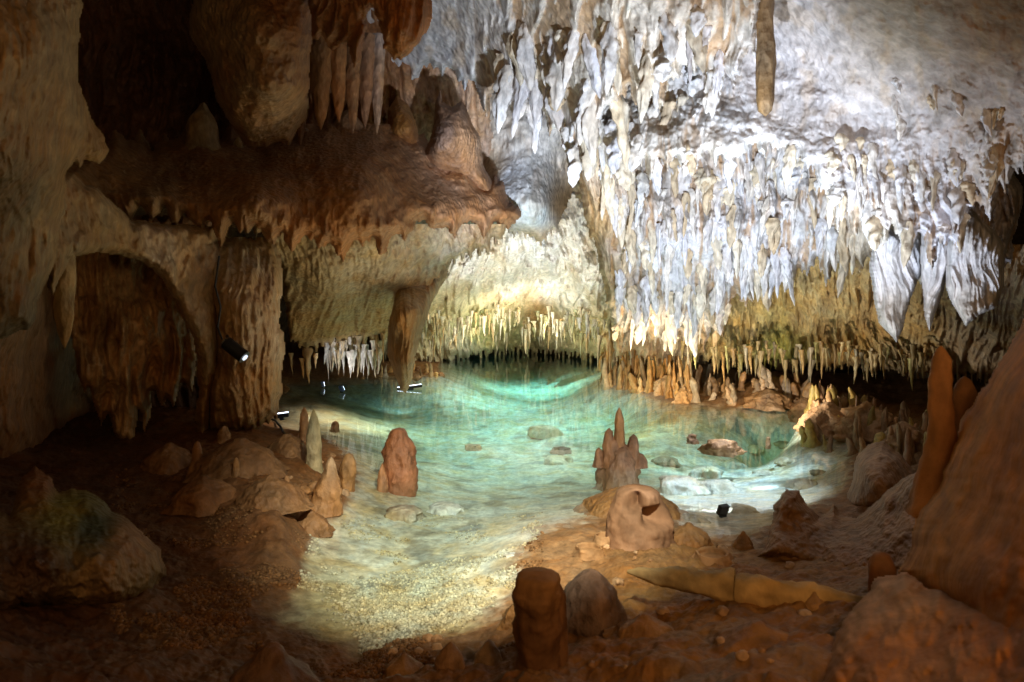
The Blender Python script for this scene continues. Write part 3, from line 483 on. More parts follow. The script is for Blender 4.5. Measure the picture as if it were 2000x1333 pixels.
def small(kind, px, py, Y, hpx, wpx, tint, label, group, cat=None, k=None):
    o = link(kind, variant(kind, random.randrange(6) if k is None else k, tint), None, P(px, py, Y))
    w = wpx / F * Y / 2; h = hpx / F * Y / 6; o.scale = (w, w * random.uniform(.85, 1.15), h); o.rotation_euler = (random.uniform(-.04, .04), random.uniform(-.04, .04), random.uniform(0, 6.28))
    return tag(o, label, cat or kind, group)
# far fringe
for i in range(160):
    px = 826 + i * 2.27 + random.gauss(0, 9); px = min(max(px, 824), 1190); row = random.random() ** .8 * 2
    Y = 20 + 5.0 * math.exp(-((px - 1010) / 120) ** 2) - row * 2.5; py = random.uniform(646, 672) - row * 26 + (8 if px < 900 else 0)
    t = random.choice([(.66,.58,.40), (.66,.60,.42), (.54,.52,.28), (.70,.52,.26), (.7,.66,.54)])
    small("stalactite", px, py, Y, random.uniform(16, 50), random.uniform(3.5, 10), t, "thin cream stalactite in the dense fringe above the far water", "stalactites fringing the far end of the lake")
# right low fringe
for i in range(84):
    px = min(max(1345 + i * 6.0 + random.gauss(0, 16), 1335), 1850); Y = 13.2 - (px - 1345) * .0045 - random.uniform(0, 1.2)
    py = random.uniform(660, 700) + (px - 1345) * .018
    t = random.choice([(.40,.31,.16), (.34,.27,.13), (.32,.31,.13), (.38,.26,.11), (.42,.37,.27)])
    small("stalactite", px, py, Y, random.uniform(24, 70), random.uniform(5, 11), t, "thin tan stalactite fringing the rock over the dark low gap", "stalactites over the dark gap")
# niche cluster, white
for i in range(34):
    px = 636 + i * 3.3 + random.uniform(-4, 4)
    small("stalactite", px, random.uniform(655, 690), 13.1 + random.uniform(-.5, .3), random.uniform(35, 62), random.uniform(8, 13), random.choice([(.8,.78,.74), (.74,.68,.58), (.66,.55,.38)]), "short white stalactite in the lit niche behind the thick hanging rock", "white stalactites in the niche")
for px, py, h, w in ((568,690,45,8),(590,700,40,9),(600,680,70,22),(735,655,70,9),(748,650,60,7),(618,690,30,9)):
    small("stalactite", px, py, 12.6, h, w, (.55,.36,.16), "brown stalactite in the low gap beside the column", "stalactites beside the column")
# flat pointed blades of flowstone hanging from the right ceiling, each rooted where it meets the rock
from mathutils.bvhtree import BVHTree
from mathutils import Vector
bpy.context.view_layer.update()
TREES = []
for o in list(COL.objects):
    if o.name.startswith("cave_ceiling") and "right" in o["label"] or o.name.startswith("cave_ceiling") and "drapes" in o.get("label", "") or "lower white rock curtain" in str(o.get("label", "")):
        me = o.data; co = np.empty(len(me.vertices) * 3, np.float32); me.vertices.foreach_get("co", co); co = co.reshape(-1, 3) + np.array(o.location)
        pl = np.empty(len(me.loops), np.int32); me.loops.foreach_get("vertex_index", pl)
        TREES.append(BVHTree.FromPolygons(co.tolist(), pl.reshape(-1, 4).tolist()))
def cast(px, py):
    d = Vector(((px - 1000) / F, 1, (HZ - py) / F)).normalized(); best = None
    for t in TREES:
        h = t.ray_cast(Vector((0, 0, CH)), d)
        if h[0] is not None and (best is None or h[3] < best[1]): best = (h[0], h[3])
    return best[0] if best else None
BL = []
for k in range(8):
    t = np.linspace(0, 1, 22); r = np.interp(t, [0, .12, .3, .55, .8, .93, 1], [[.45, .8, 1, .85, .55, .3, .02], [.6, 1, .9, .7, .42, .2, .02], [.4, .7, 1, 1, .7, .36, .02], [.8, 1, .8, .55, .35, .22, .02]][k % 4])
    BL.append([lathe("flowstone_blade", r, -t * 5, 20, c_, .42, 2.4, 400 + 9 * k, .12, .25, M_blade) for c_ in ((.80, .79, .78), (.78, .70, .56), (.74, .73, .76), (.66,.54,.38))])
TIERS = (([(1170,330),(1300,325),(1430,330),(1560,325)], 30, 20, (40,100), (16,34)), ([(1010,60),(1100,90),(1250,70),(1400,60)], 16, 26, (60,150), (18,40)), ([(960,130),(1080,170),(1200,190),(1330,120),(1440,130)], 24, 22, (60,150), (16,38)), ([(985,205),(1060,245),(1130,290),(1200,240),(1290,225),(1380,190)], 22, 14, (50,120), (14,34)),
    ([(1430,330),(1560,318),(1640,375),(1720,425),(1800,455),(1900,430)], 30, 12, (40,100), (12,28)), ([(1600,300),(1720,330),(1850,350),(1960,300)], 26, 22, (36,90), (12,28)), ([(1190,380),(1330,380),(1480,370),(1580,420),(1680,470)], 34, 20, (40,100), (11,26)),
    ([(1180,460),(1330,470),(1500,480),(1600,510)], 36, 24, (40,95), (11,24)), ([(1200,550),(1330,560),(1450,540),(1560,530)], 34, 20, (40,90), (10,22)), ([(1200,630),(1330,625),(1430,600)], 22, 16, (34,80), (9,20)), ([(1740,200),(1840,190),(1960,230)], 10, 20, (26,60), (10,20)))
for pts, n_, jit, (l0, l1), (w0, w1) in TIERS:
    xs_ = [q[0] for q in pts]; ys_ = [q[1] for q in pts]
    for i in range(n_):
        px = random.uniform(xs_[0], xs_[-1]); py = float(np.interp(px, xs_, ys_)) + random.gauss(0, jit); h = cast(px, py)
        if h is None: continue
        Y = h[1]; w = random.uniform(w0, w1) / F * Y / 2; L_ = random.uniform(l0, l1) / F * Y
        o = link("flowstone_blade", random.choice(BL)[random.choice((0, 0, 0, 1, 1, 2, 2, 3))], None, (h[0], h[1] + w * .15, h[2] + L_ * .12))
        o.scale = (w, w * random.uniform(.6, .95), L_ / 5); o.rotation_euler = (random.uniform(-.10, .04), random.uniform(-.10, .10), random.uniform(-.5, .5) + random.choice((0, 3.14)))
        tag(o, "pointed white and ochre flowstone blade hanging among many on the right ceiling", "flowstone blade", "flowstone blades on the right ceiling")
# shore stalagmites (right)
def on_ground(px, py):
    x, y, z = hit(px, py); return x, y, z
def mite(px, pyb, pyt, w, tint, label, group=None, k=None, cat="stalagmite"):
    x, y, z = on_ground(px, pyb); o = link("stalagmite", variant("stalagmite", random.randrange(6) if k is None else k, tint), None, (x, y, z - .03))
    ww = w / F * y / 2; h = ((pyb - pyt) / F * y + .03) / 6; o.scale = (ww, ww, h); o.rotation_euler = (random.uniform(-.05, .05), random.uniform(-.05, .05), random.uniform(0, 6.28))
    return tag(o, label, cat, group)
OR = [(.66,.40,.16), (.70,.46,.22), (.60,.34,.12), (.68,.52,.34)]
for i in range(122):
    px = random.uniform(1174, 1350); f = random.random(); pyb = 760 + (px - 1182) * .16 - f * 52
    mite(px, pyb, pyb - random.uniform(20, 70) - f * 46, random.choice((6, 7, 8, 10, 12, 16)), random.choice(OR), "orange lit stalagmite in the crowded cluster on the far right bank", "orange stalagmites on the far bank")
for px, pb, pt, w in ((1215,700,650,8),(1230,700,655,9),(1256,705,645,11),(1298,715,648,8),(1312,715,655,7),(1325,712,650,9),(1283,710,657,8)):
    mite(px, pb + 30, pt, w, (.72,.44,.15), "tall thin glowing orange stalagmite rising behind the crowded cluster", "tall orange stalagmites", k=2)
TN = [(.50,.36,.24), (.42,.28,.17), (.56,.46,.36), (.40,.24,.12)]
for i in range(64):
    px = random.uniform(1340, 1660); f = random.random() ** .8; pyb = 792 + max(0, px - 1500) * .34 - f * 42
    mite(px, pyb, pyb - random.uniform(14, 44), random.uniform(9, 17), random.choice(TN), "short rounded tan stalagmite crowded along the right shore", "rounded stalagmites along the right shore")
for i in range(76):
    px = random.uniform(1570, 1850); pyb = random.uniform(775, 900) + (px - 1700) * .12; pyb = max(pyb, 800 + (px - 1560) * .28)
    mite(px, pyb, pyb - random.uniform(25, 75), random.uniform(10, 24), random.choice([(.42,.27,.14), (.36,.22,.12), (.44,.33,.1), (.30,.18,.11)]), "brown stalagmite in the dim bristling bank at the far right", "brown stalagmites on the right bank")
mite(1361, 786, 738, 15, (.60,.52,.42), "pale blunt stalagmite at the waterline beside the slender column", k=0)
mite(1350, 782, 668, 12, (.60,.54,.42), "slender pale pointed column rising from the right shore", k=2)
mite(1429, 788, 752, 14, (.60,.50,.38), "pale blunt stalagmite with a light cap standing apart on the shoreline", k=0)
small("stalactite", 1398, 640, 12.4, 92, 18, (.50,.38,.22), "knobbly stalactite reaching down toward the pale shore stalagmites", None)
small("column", 1172, 655, 18.0, 85, 9, (.64,.52,.34), "slim pale column standing in the far water", None, "column", 1)
small("column", 849, 660, 19.0, 62, 5, (.6,.46,.25), "very thin column on the far left shore", None, "column", 1)
for i in range(14):
    px = 735 + i * 8.8; pyb = random.uniform(722, 738)
    mite(px, pyb, pyb - random.uniform(8, 30), random.uniform(6, 11), random.choice(TN + OR), "tiny stalagmite on the shore behind the thick hanging rock", "tiny stalagmites on the far left shore")

MOUNDS = ((1620,835,96,50,"squat knobbly brown rock at the start of the bristling right bank"),(1694,850,110,66,"rounded brown rock mass with stalagmites crowding round it on the right bank"),(1765,880,96,56,"dim brown rock mass under the dark gap at the far right"),(1500,786,70,26,"low tan rock among the rounded shore stalagmites"),(1300,768,40,34,"pale peach flowstone lump in the orange stalagmite cluster"),(1335,785,36,30,"brownish flowstone lump at the right end of the orange cluster"),(1230,754,36,24,"orange flowstone lump low in the crowded cluster"),(1570,812,60,34,"small brown rock at the bend of the right shore"))
# singular stalagmites with their own meshes
def solo(name, px, pyb, pyt, wpx, r, label, col, cat="stalagmite", n=26, seg=40, nz=.1, seed=1, flut=0, bend=0, lean=0, mat=None, top=None, dent=(), sink=.05, Y=None, freq=2.2, cap=1.0, ring=.025):
    x, y, z = on_ground(px, pyb)
    if Y: x, y, z = P(px, pyb, Y)
    H_ = (pyb - pyt) / F * y + sink; t = np.linspace(0, 1, n); rr = np.interp(t, np.linspace(0, 1, len(r)), r) * (wpx / F * y / 2)
    tc = np.clip((t - cap) / (1 - cap), 0, 1); rr = np.where(t > cap, np.interp(cap, np.linspace(0, 1, len(r)), r) * (wpx / F * y / 2) * np.sqrt(1 - tc ** 2.2), rr) if cap < 1 else rr; rr = rr * (1 + ring * np.sin(t * H_ / (wpx / F * y) * 9 + 2 * np.sin(t * 5 + seed))); rr[-1] = .002
    me = lathe(name, rr, t * H_, seg, col, nz, freq, seed, flut, bend, mat or M_brown, None, top, [(d[0] * H_, *d[1:3], d[3] * H_, d[4]) for d in dent])
    o = link(name, me, None, (x, y, z - sink)); o.rotation_euler = (0, lean, 0); return tag(o, label, cat)
solo("stalagmite", 613, 915, 800, 30, [1.3, 1.05, 1, 1, .98, .9, .72, .45, .1], "tall greenish tan stalagmite with a rounded tip on the left bank", (.44,.36,.20), seed=3, top=(.42,.38,.22), nz=.05)
solo("stalagmite", 594, 862, 797, 19, [1.4, 1.1, 1, .95, .85, .7, .2], "slim brown stalagmite just behind the tall greenish one", (.42,.22,.09), seed=4, nz=.08)
solo("stalagmite", 636, 990, 892, 56, [1.15, 1.1, 1.0, .95, .72, .5, .36, .1], "lumpy brown stalagmite with a pale wet face at the water edge", (.34,.18,.075), seed=5, nz=.16, top=(.42,.27,.15), lean=.1)
solo("stalagmite", 676, 955, 885, 31, [1.05, 1, .98, 1, 1.02, 1.05, 1.0, .7, .1], "short broken brown stump with a slanted top standing in the shallows", (.36,.2,.08), seed=6, nz=.08, lean=.08, cap=.9)
solo("stalagmite", 781, 962, 836, 64, [1.1, 1.04, 1.0, 1.0, .99, .98, .97, .96, .95, .92, .84, .6, .1], "blocky reddish brown stump rising out of the pale shallows", (.33,.14,.065), seed=7, nz=.2, flut=.03, sink=.2, cap=.88, n=40, dent=((.98, -.2, 1.0, .16, .45),))
solo("stalagmite", 747, 960, 906, 24, [1.1, 1, .95, .9, .6, .1], "small brown knob leaning on the blocky reddish stump", (.46,.24,.12), seed=8, sink=.2)
solo("stalagmite", 385, 935, 862, 34, [1.5, 1.2, .9, .6, .5, .2], "small pointed brown stalagmite below the foot of the arch", (.34,.18,.07), seed=9)
solo("stalagmite", 461, 932, 896, 15, [1.3, 1, .9, .8, .3], "little brown peg on the left bank", (.36,.2,.08), seed=10)
solo("stalagmite", 560, 992, 930, 34, [1.6, 1.1, .7, .5, .4, .2], "small conical stalagmite in front of the lumpy wet one", (.32,.17,.07), seed=11)
solo("stalagmite", 437, 860, 835, 24, [1.2, 1.1, 1, .8, .3], "low brown knob under the lit column", (.36,.2,.08), seed=12)
solo("stalagmite", 397, 312, 200, 74, [1.3, 1.2, .95, .8, .75, .7, .55, .3, .1], "pale lump of a stalagmite on the shelf in the mouth of the alcove", (.42,.30,.15), seed=13, Y=8.9, nz=.12)
solo("stalagmite", 466, 312, 268, 24, [1.3, 1, .9, .7, .2], "small tan knob on the shelf right of the pale lump", (.42,.30,.15), seed=14, Y=9.2)
solo("stalagmite", 597, 305, 250, 30, [1.2, 1.1, 1, .9, .7, .2], "stubby tan knob on the shelf under the hanging columns", (.46,.32,.22), seed=15, Y=9.7)
solo("boulder", 680, 310, 214, 96, [1.1, 1, .95, .8, .6, .4, .1], "brown rounded rock lump at the rear edge of the shelf", (.32,.18,.09), seed=16, Y=10.1, cat="rock")
for q, (px, pb, w, h, lb) in enumerate(MOUNDS):
    solo("boulder", px, pb, pb - h, w, [1.15, 1.1, 1.0, .95, .9, .8, .6, .3, .1], lb, (.42,.27,.16) if px > 1400 else (.66,.46,.28), cat="rock", seed=300 + q, nz=.3, flut=.05, ring=0, seg=48, freq=4, sink=.1)
LUMPS = ((1235,1000,190,52,"broad brown mound between the three spired islet and the hollow stump"),(470,915,150,58,"broad low brown hump on the left bank below the lit column"),(528,975,120,46,"rounded brown hump behind the small conical stalagmite"),(398,975,110,46,"dim brown hump at the rear of the left bank"),(560,888,92,40,"small knobbly hump beside the tall greenish stalagmite"),(605,1030,76,34,"low brown lump at the near left water edge"),(330,905,90,40,"dark hump under the pointed rock curtain"),(1015,1215,80,46,"rough brown rock lying left of the broken foreground stump"),(1260,1235,120,34,"flat brown slab of rock in the near floor"),(1480,1250,150,36,"long low brown slab in front of the broken stalactite"),(1345,1055,80,34,"rough brown lump beside the rimmed cups"),(1452,1072,44,34,"small brown lump at the water edge left of the mound"),(790,1310,90,30,"low rough rock at the near edge of the pool"),(1590,1175,60,20,"thin brown slab at the right end of the broken stalactite"))
for q, (px, pb, w, h, lb) in enumerate(LUMPS):
    dk = (.24,.12,.045) if px < 700 else (.32,.165,.055)
    solo("boulder", px, pb, pb - h, w, [1.25, 1.1, 1.0, .95, .85, .7, .5, .25, .1], lb, dk, cat="rock", seed=340 + q, nz=.17, flut=.03, ring=0, seg=64, n=40, freq=2.4, sink=.06)
# three spired cluster in the lake
cl = solo("rock_islet", 1210, 958, 862, 84, [2.7, 2.1, 1.6, 1.3, 1.12, 1.0, .95, .9, .84, .66, .1], "brown islet with three spires rising from the middle right of the lake", (.36,.2,.12), cat="rock", seed=21, ring=0, nz=.26, flut=.06, sink=.3, seg=64, n=40, freq=4)
def sub_spire(parent, dx, z0, h, w, seed, col):
    t = np.linspace(0, 1, 20); r = np.interp(t, [0,.2,.5,.75,.9,1], [1.25,1.1,1.0,.8,.6,.06]) * w
    o = link("spire", lathe("spire", r, t * h, 24, col, .12, 2.2, seed, .04, .05, M_brown), parent); o.location = (dx, -.02, z0)
Yc = cl.location.y; u = Yc / F; top = (958 - 862) * u + .3
for dx, up, w, sd, c_ in ((0, 66, 11, 22, (.44,.23,.10)), (-22, 26, 12, 23, (.34,.18,.10)), (24, 14, 13, 24, (.34,.18,.10)), (-42, -12, 9, 25, (.34,.18,.10)), (38, -22, 14, 26, (.34,.18,.10)), (-10, 8, 16, 27, (.34,.18,.10))):
    sub_spire(cl, dx * u, top - 50 * u, (50 + up) * u, w * u, sd, c_)
# crater like stump
solo("hollow_stump", 1246, 1048, 950, 128, [1.15, 1.04, 1.0, .98, .93, .86, .74, .66, .6], "reddish tan domed stump with two dark hollows at the lake edge", (.27,.14,.07), cat="rock", seed=31, nz=.08, sink=.06, seg=96, n=60, freq=3, mat=M_smooth,
     cap=.86, ring=0, dent=((.82, 4.40, .42, .15, .9), (.58, 5.25, .50, .14, .85)))
# foreground stumps
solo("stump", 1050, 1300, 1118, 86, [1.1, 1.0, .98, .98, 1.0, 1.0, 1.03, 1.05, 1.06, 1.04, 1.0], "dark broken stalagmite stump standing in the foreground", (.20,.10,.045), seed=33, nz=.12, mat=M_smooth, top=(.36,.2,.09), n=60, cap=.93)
solo("stump", 1088, 1290, 1130, 40, [1.2, 1.1, 1.05, 1.0, .95, .8, .1], "thin dark stump leaning against the broken foreground stump", (.22,.11,.05), seed=34, nz=.07, mat=M_smooth)
solo("boulder", 1152, 1225, 1112, 130, [1.1, 1.12, 1.08, 1.0, .9, .75, .5, .1], "dark pitted round boulder behind the foreground stump", (.22,.13,.08), cat="boulder", seed=35, nz=.10, seg=64)
solo("boulder", 530, 1345, 1258, 170, [1.2, 1.1, .9, .7, .4, .3, .1], "blurred dark pointed rock at the bottom of the foreground", (.20,.10,.045), cat="boulder", seed=36, nz=.12)
solo("boulder", 880, 1300, 1255, 60, [1.1, 1, .95, .8, .5, .1], "small rounded brown rock at the near water edge", (.34,.19,.09), cat="boulder", seed=37)
solo("boulder", 955, 1290, 1250, 56, [1.1, 1, .95, .8, .5, .1], "small pale brown rock beside the broken foreground stump", (.38,.22,.1), cat="boulder", seed=38)
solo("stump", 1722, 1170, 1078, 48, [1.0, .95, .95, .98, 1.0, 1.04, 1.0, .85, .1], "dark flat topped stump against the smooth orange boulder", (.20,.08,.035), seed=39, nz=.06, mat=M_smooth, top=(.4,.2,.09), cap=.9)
solo("stalagmite", 1838, 985, 676, 84, [1.5, 1.35, 1.15, 1.0, .85, .72, .6, .52, .50, .50, .48, .46, .40, .12], "tall blurred orange brown stalagmite with a blunt tip beside the big boulder", (.40,.18,.06), seed=40, nz=.12, mat=M_smooth, Y=3.4, n=50)
solo("stalagmite", 1884, 900, 735, 48, [1.3, 1.1, 1, 1, 1.0, .9, .3], "short dark stalagmite between the blunt tall one and the big boulder", (.26,.12,.045), seed=41, nz=.06, mat=M_smooth, Y=3.5)
# stones standing in the water
def stone(px, py, wpx, hpx, col, label, seed, sink=.06):
    Y = CH * F / (py - HZ); w = wpx / F * Y / 2; h = hpx / F * Y + sink
    t = np.linspace(0, 1, 14); r = np.interp(t, [0, .3, .6, .85, 1], [1.1, 1.1, 1, .8, .02]) * w
    o = link("stone", lathe("stone", r, t * h, 30, col, .3, 3.2, seed, 0, 0, M_brown)); o.location = ((px - 1000) / F * Y, Y, -sink); tag(o, label, "stone"); return o
stone(1410, 878, 60, 20, (.34,.2,.1), "flat rough brown stone lying in the turquoise water", 51); stone(1352, 858, 18, 11, (.3,.16,.08), "small brown stone left of the flat rough one", 52)
stone(1500, 868, 8, 16, (.3,.2,.1), "tiny pointed stone in the bright right part of the water", 53)
stone(655, 836, 16, 14, (.42,.26,.14), "tiny tan stone in the shallows behind the tall greenish stalagmite", 54)
stone(1095, 876, 34, 3, (.25,.25,.18), "flat dark stone just breaking the surface mid lake", 55); stone(925, 870, 28, 2, (.3,.3,.2), "flat grey stone just breaking the surface left of mid lake", 56)
for i, (px, py, w, tx) in enumerate(((1300,905,44,"left"),(1380,930,60,""),(1330,960,90,""),(1450,1000,50,""),(1490,930,40,""),(1540,905,36,""),(1570,950,50,""),(1430,915,46,""),(1060,850,60,""),(870,1000,60,""),(790,1010,70,""),(1090,905,50,""),(1000,1085,30,""),(1350,1015,60,""),(1470,880,34,""),(1530,870,30,""),(1400,960,70,""),(1600,925,30,""))):
    x, y, z = on_ground(px, py); w_ = w / F * y / 2; h = w_ * .7; t = np.linspace(0, 1, 12); r = np.interp(t, [0,.3,.6,.85,1], [1.15,1.1,1,.7,.02]) * w_
    o = link("stone", lathe("stone", r, t * h, 26, random.choice([(.6,.58,.48),(.45,.4,.3),(.3,.28,.2),(.66,.66,.6)]), .3, 3, 60 + i, 0, 0, M_brown)); o.location = (x, y, min(z, -h * .75) - .02 if z < 0 else z - .02); tag(o, "pale rounded stone lying under the clear water", "stone", "submerged stones")
# scattered rounded stones and crumbs on land
for i in range(60):
    px, py = random.choice([(random.uniform(1180, 1560), random.uniform(1040, 1150)), (random.uniform(700, 1000), random.uniform(1250, 1330)), (random.uniform(1100, 1650), random.uniform(1190, 1320)), (random.uniform(560, 680), random.uniform(850, 980)), (random.uniform(680, 860), random.uniform(728, 742))])
    x, y, z = on_ground(px, py); w_ = random.uniform(4, 13) / F * y; t = np.linspace(0, 1, 8); r = np.interp(t, [0,.3,.6,.85,1], [1,1.1,1,.7,.02]) * w_
    o = link("pebble", lathe("pebble", r, t * w_ * 1.3, 14, random.choice([(.44,.25,.12),(.36,.2,.09),(.5,.32,.18)]), .3, 3, 100 + i, 0, 0, M_brown)); o.location = (x, y, z - w_ * .4); tag(o, "small brown stone lying on the cave floor", "stone", "stones on the cave floor")
# gravel: thousands of crumbs in patches, nobody could count them
def gravel():
    g = np.random.RandomState(3); n = 26000
    px = g.uniform(230, 1060, n); py = 960 + 373 * g.rand(n) ** .7
    Y = CH * F / (py - HZ); X = (px - 1000) / F * Y; Y = Y * (1 - .02 * g.rand(n))
    m = noise2(X * 2.1 + 4, Y * 2.1, 71) + .35 * noise2(X * 6, Y * 6, 72) > .08
    m |= (np.hypot((px - 800) / 170, (py - 1150) / 75) < .75 + .3 * g.rand(n)); X, Y = X[m], Y[m]; n = len(X)
    Z = ground_h(X, Y); r = .006 + .010 * g.rand(n) ** 2.2
    p = (1 + 5 ** .5) / 2; iv = np.array([(-1,p,0),(1,p,0),(-1,-p,0),(1,-p,0),(0,-1,p),(0,1,p),(0,-1,-p),(0,1,-p),(p,0,-1),(p,0,1),(-p,0,-1),(-p,0,1)]) / 1.9
    fc = np.array([(0,11,5),(0,5,1),(0,1,7),(0,7,10),(0,10,11),(1,5,9),(5,11,4),(11,10,2),(10,7,6),(7,1,8),(3,9,4),(3,4,2),(3,2,6),(3,6,8),(3,8,9),(4,9,5),(2,4,11),(6,2,10),(8,6,7),(9,8,1)])
    an = g.rand(n) * 6.28; ca, sa = np.cos(an), np.sin(an); q = iv[None] * g.uniform(.6, 1.25, (n, 12, 1)) * np.stack([g.uniform(.8, 1.3, n), g.uniform(.7, 1, n), g.uniform(.5, .9, n)], 1)[:, None]
    q = np.stack([q[..., 0] * ca[:, None] - q[..., 1] * sa[:, None], q[..., 0] * sa[:, None] + q[..., 1] * ca[:, None], q[..., 2]], -1) * r[:, None, None] + np.stack([X, Y, Z + r * .35], 1)[:, None]
    under = (Z < .0)[:, None]; c = np.where(under, np.array((.50, .47, .32)), np.array((.22, .115, .045))) * g.uniform(.6, 1.3, (n, 1))
    o = link("gravel", mesh_from("gravel", q.reshape(-1, 3), (fc[None] + 12 * np.arange(n)[:, None, None]).reshape(-1, 3), np.repeat(c, 12, 0), M_floor))
    tag(o, "fine calcite gravel scattered over the near pool bed and mud", None, None, "stuff")
gravel()
# fallen stalactite lying on the floor: two lathed pieces end to end
def fallen():
    a = np.array(hit(1225, 1182)); b = np.array(hit(1700, 1180)); gz = max(float(ground_h(a[0] + (b[0] - a[0]) * q, a[1] + (b[1] - a[1]) * q)) for q in np.linspace(.1, .9, 9)); a[2] = gz - .06; e = empty("fallen_stalactite", tuple(a)); tag(e, "tan broken stalactite lying across the floor with a crack round its middle", "fallen stalactite")
    L_ = np.linalg.norm(b - a); t = np.linspace(0, 1, 30)
    prof = np.interp(np.linspace(0, 1, 60), [0,.06,.2,.35,.46,.52,.62,.75,.9,1], [.12,.42,.72,.92,1.08,1.14,1.08,.95,.8,.6]) * .07
    r1, r2 = prof[:30].copy(), prof[29:].copy()
    for nm, r, x0, x1, sd in (("tip_piece", r1, 0, .472, 71), ("butt_piece", r2, .4745, 1, 72)):
        tt = np.linspace(x0, x1, len(r)) * L_; r[0] = r[0] if x0 == 0 else .07; me = lathe(nm, r, tt, 32, (.50,.36,.17), .2, 1.8, sd, .02, 0, M_smooth)
        o = link(nm, me, e); o.rotation_euler = (0, math.radians(90), 0); o.location = (0, 0, .05)
    e.rotation_euler = (0, 0, math.atan2(b[1] - a[1], b[0] - a[0]))
fallen()
# small rimmed cups in the mud
def cup(px, py, wpx, label, seed):
    x, y, z = hit(px, py); w = wpx / F * y / 2; n = 30; t = np.linspace(0, 1, n)
    r = np.interp(t, [0,.45,.55,.7,1], [1.3,1.0,.86,.8,.02]) * w; zz = np.interp(t, [0,.45,.55,.7,1], [-.02,.045,.04,.012,.010])
    o = link("rimmed_cup", lathe("rimmed_cup", r, zz, 40, (.36,.2,.09), .12, 3, seed, 0, 0, M_smooth)); o.location = (x, y, z); tag(o, label, "rimstone cup")
cup(1392, 1092, 62, "round rimmed cup hollowed in the brown mud near the water", 81); cup(1150, 1080, 48, "small rimmed cup near the domed stump", 82); cup(1178, 1056, 34, "tiny rimmed cup between the domed stump and the small rimmed one", 83)
# left hanging stalactite and brown hanging columns under the drapery
def hang(px, pt, pb, w, Y, r, col, label, seed, bend=.05, mat=None):
    H_ = (pb - pt) / F * Y; t = np.linspace(0, 1, 26); rr = np.interp(t, np.linspace(0, 1, len(r)), r) * w / F * Y / 2; rr[-1] = .002
    o = link("stalactite", lathe("stalactite", rr, -t * H_, 30, col, .1, 2, seed, .05, bend, mat or M_brown)); o.location = P(px, pt, Y); tag(o, label, "stalactite")
hang(124, 470, 682, 38, 5.5, [1.3,1.1,1,.95,.95,.9,.85,.7,.45,.05], (.50,.36,.17), "long blunt tan stalactite hanging in the left arch", 91)
for i, (px, pt, pb, w, col, tx) in enumerate(((622,40,255,46,(.34,.17,.065),"broad brown stalactite at the left of the hanging columns"),(660,60,240,34,(.40,.19,.07),"orange brown stalactite second among the hanging columns"),(690,60,262,30,(.36,.2,.1),"dull brown stalactite in the middle of the hanging columns"),
      (716,70,250,30,(.34,.19,.11),"dark stalactite just under the ragged drapery"),(738,70,262,26,(.48,.35,.28),"pinkish pale stalactite at the right of the hanging columns"),(585,90,285,34,(.26,.14,.06),"dim brown column behind the pitted rock"),(645,100,175,40,(.34,.17,.07),"short broad stalactite in front of the hanging columns"))):
    hang(px, pt, pb, w, 8.2 + .15 * i, [1.1,1,1,.95,.9,.85,.75,.6,.4,.05], col, tx, 92 + i)
hang(1494, -60, 228, 40, 5.5, [1.5,1.1,.9,.8,.78,.85,.9,.95,.9,.8,.5], (.40,.29,.17), "dark tan flat ended stalactite hanging alone against the smooth grey ceiling", 104, bend=.02)

# ---------------------------------------------------------------- lamps as objects
def tube(name, a, b, r, mat, parent, seg=20, cap=True):
    from mathutils import Vector
    n = [0, .0, 1, 1] if cap else [0, 1]; rr = [.001, r, r, .001] if cap else [r, r]
    a = Vector(a); b = Vector(b); L_ = (b - a).length
    me = lathe(name, [max(q, .0005) for q in rr], [q * L_ for q in n], seg, (.5,.5,.5), 0, 1, 1, 0, 0, mat)
    for p in me.polygons: p.use_smooth = False
    o = link(name, me, parent); o.location = a; o.rotation_euler = (b - a).to_track_quat('Z', 'Y').to_euler(); return o
def box(name, size, mat, parent, loc=(0,0,0), rot=(0,0,0), bev=.1):
    import bmesh
    bm = bmesh.new(); bmesh.ops.create_cube(bm, size=1)
    for v in bm.verts: v.co.x *= size[0]; v.co.y *= size[1]; v.co.z *= size[2]
    bmesh.ops.bevel(bm, geom=bm.edges[:], offset=min(size) * bev, segments=2, affect='EDGES')
    me = bpy.data.meshes.new(name); bm.to_mesh(me); bm.free(); me.materials.append(mat); o = link(name, me, parent); o.location = loc; o.rotation_euler = rot; return o
def spotlight():
    p = np.array(P(434, 664, 6.95)); e = empty("spotlight", tuple(p)); tag(e, "black cylindrical spotlight clamped to the fluted column, pointing down right", "spotlight")
    u = 6.95 / F; a = (8 * u, 0, -6 * u); b = (46 * u, -.03, -34 * u)
    tube("housing", a, b, 13 * u, M_black, e); d = np.array(b) - np.array(a); d /= np.linalg.norm(d)
    tube("lens", tuple(np.array(b)), tuple(np.array(b) + d * .012), 6 * u, M_lens, e)
    tube("bracket", (0, .12, 6 * u), (14 * u, 0, -8 * u), 3.5 * u, M_black, e); tube("collar", tuple(np.array(a) - d * .02), a, 10 * u, simple_mat("steel", (.5,.5,.5), .25, .9), e)
spotlight()
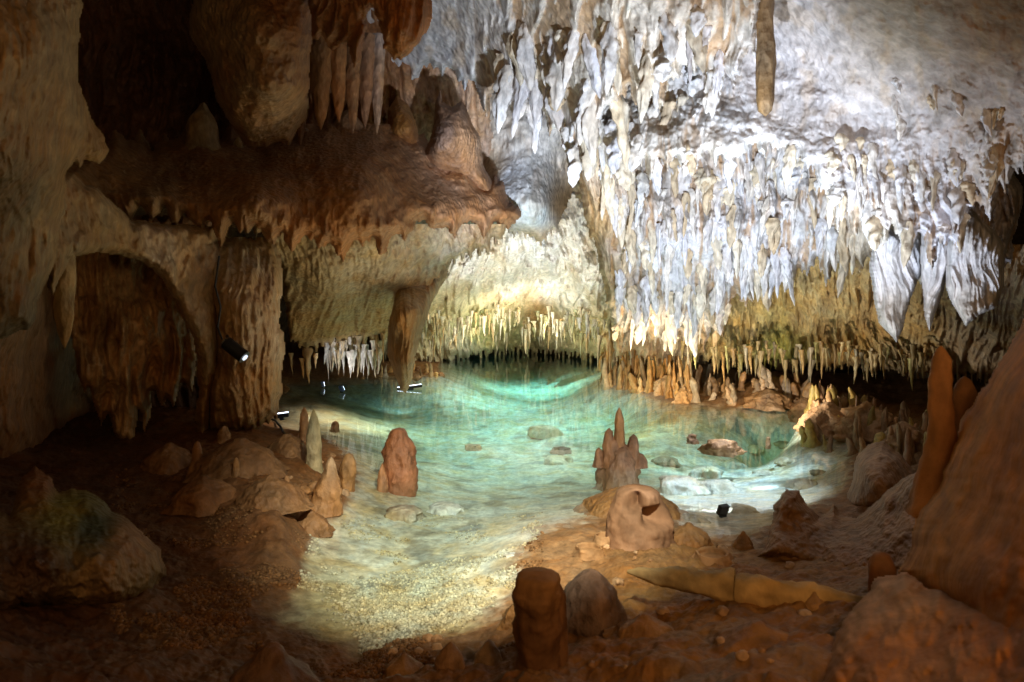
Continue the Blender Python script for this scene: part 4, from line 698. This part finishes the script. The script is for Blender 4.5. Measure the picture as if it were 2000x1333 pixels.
def lead():
    pts = np.array([P(434, 664, 6.93), P(425, 640, 6.98), P(431, 600, 7.0), P(420, 560, 7.0), P(428, 500, 7.05)]); t = np.linspace(0, 4, 40); C_ = np.stack([np.interp(t, range(5), pts[:, k]) for k in range(3)], 1); ph = np.arange(8) / 8 * 6.2832
    V3 = (C_[:, None] + .011 * np.stack([np.cos(ph), np.sin(ph), 0 * ph], 1)[None]).reshape(-1, 3); idx = np.arange(320).reshape(40, 8); nx = np.roll(idx, -1, 1)
    tag(link("cable", mesh_from("cable", V3, np.stack([idx[:-1], nx[:-1], nx[1:], idx[1:]], -1).reshape(-1, 4), None, M_cable)), "thin black cable climbing the fluted column from the round spotlight", "cable")
lead()
def flood(px, py, Y, w, h, yaw, tilt, label, mat, z=None, lit=True):
    p = P(px, py, Y); e = empty("floodlight", p if z is None else (p[0], p[1], z)); tag(e, label, "floodlight"); e.rotation_euler = (0, 0, yaw)
    box("housing", (w, w * .45, h), mat, e, (0, 0, h * .6), (tilt, 0, 0)); box("stand", (w * .7, w * .25, h * .25), M_black, e, (0, 0, 0), (0, 0, 0))
    if lit: box("lens", (w * .85, .008, h * .8), M_glow, e, (0, -w * .25 * math.cos(tilt), h * .6 - w * .25 * math.sin(tilt)), (tilt, 0, 0))
    return e
flood(630, 757, 15.2, .12, .12, 2.0, -.2, "small blue housed floodlight standing in the far left shallows", M_blue)
flood(667, 766, 14.4, .12, .12, 2.4, -.5, "small blue housed floodlight lying tilted nearer the niche", M_blue)
flood(1412, 1008, 5.9, .10, .09, 0.5, .4, "small dark square floodlight standing in the clear shallows at right", M_black, None, False)
def bar(px, py, Y, w, label, yaw):
    e = empty("bar_light", P(px, py, Y)); e.rotation_euler = (0, -.12, yaw); tag(e, label, "bar light")
    box("housing", (w, .06, .06), M_black, e, (0, 0, 0)); box("lens", (w * .96, .03, .008), M_glow, e, (0, 0, .036)); box("foot", (w * .3, .05, .04), M_black, e, (0, 0, -.045))
bar(550, 812, 9.6, .2, "short black bar light with a bright top edge on the left shore", .1)
bar(800, 757, 15.0, .55, "long bar light half sunk at the waterline under the thick hanging rock", .15)
def cable():
    pts = np.array([hit(a, b) for a, b in ((528,822),(538,826),(548,838),(553,850),(560,858))]); pts[:, 2] += .03
    t = np.linspace(0, 4, 40); C_ = np.stack([np.interp(t, range(5), pts[:, k]) for k in range(3)], 1); T = np.gradient(C_, axis=0); T /= np.linalg.norm(T, axis=1)[:, None]
    A = np.cross(T, (0, 0, 1.)); A /= np.linalg.norm(A, axis=1)[:, None]; B = np.cross(T, A); ph = np.arange(10) / 10 * 6.2832
    V3 = (C_[:, None] + .016 * (A[:, None] * np.cos(ph)[None, :, None] + B[:, None] * np.sin(ph)[None, :, None])).reshape(-1, 3); idx = np.arange(400).reshape(40, 10); nx = np.roll(idx, -1, 1)
    o = link("cable", mesh_from("cable", V3, np.stack([idx[:-1], nx[:-1], nx[1:], idx[1:]], -1).reshape(-1, 4), None, M_cable)); tag(o, "thick black cable running from the short bar light over the bank", "cable")
cable()
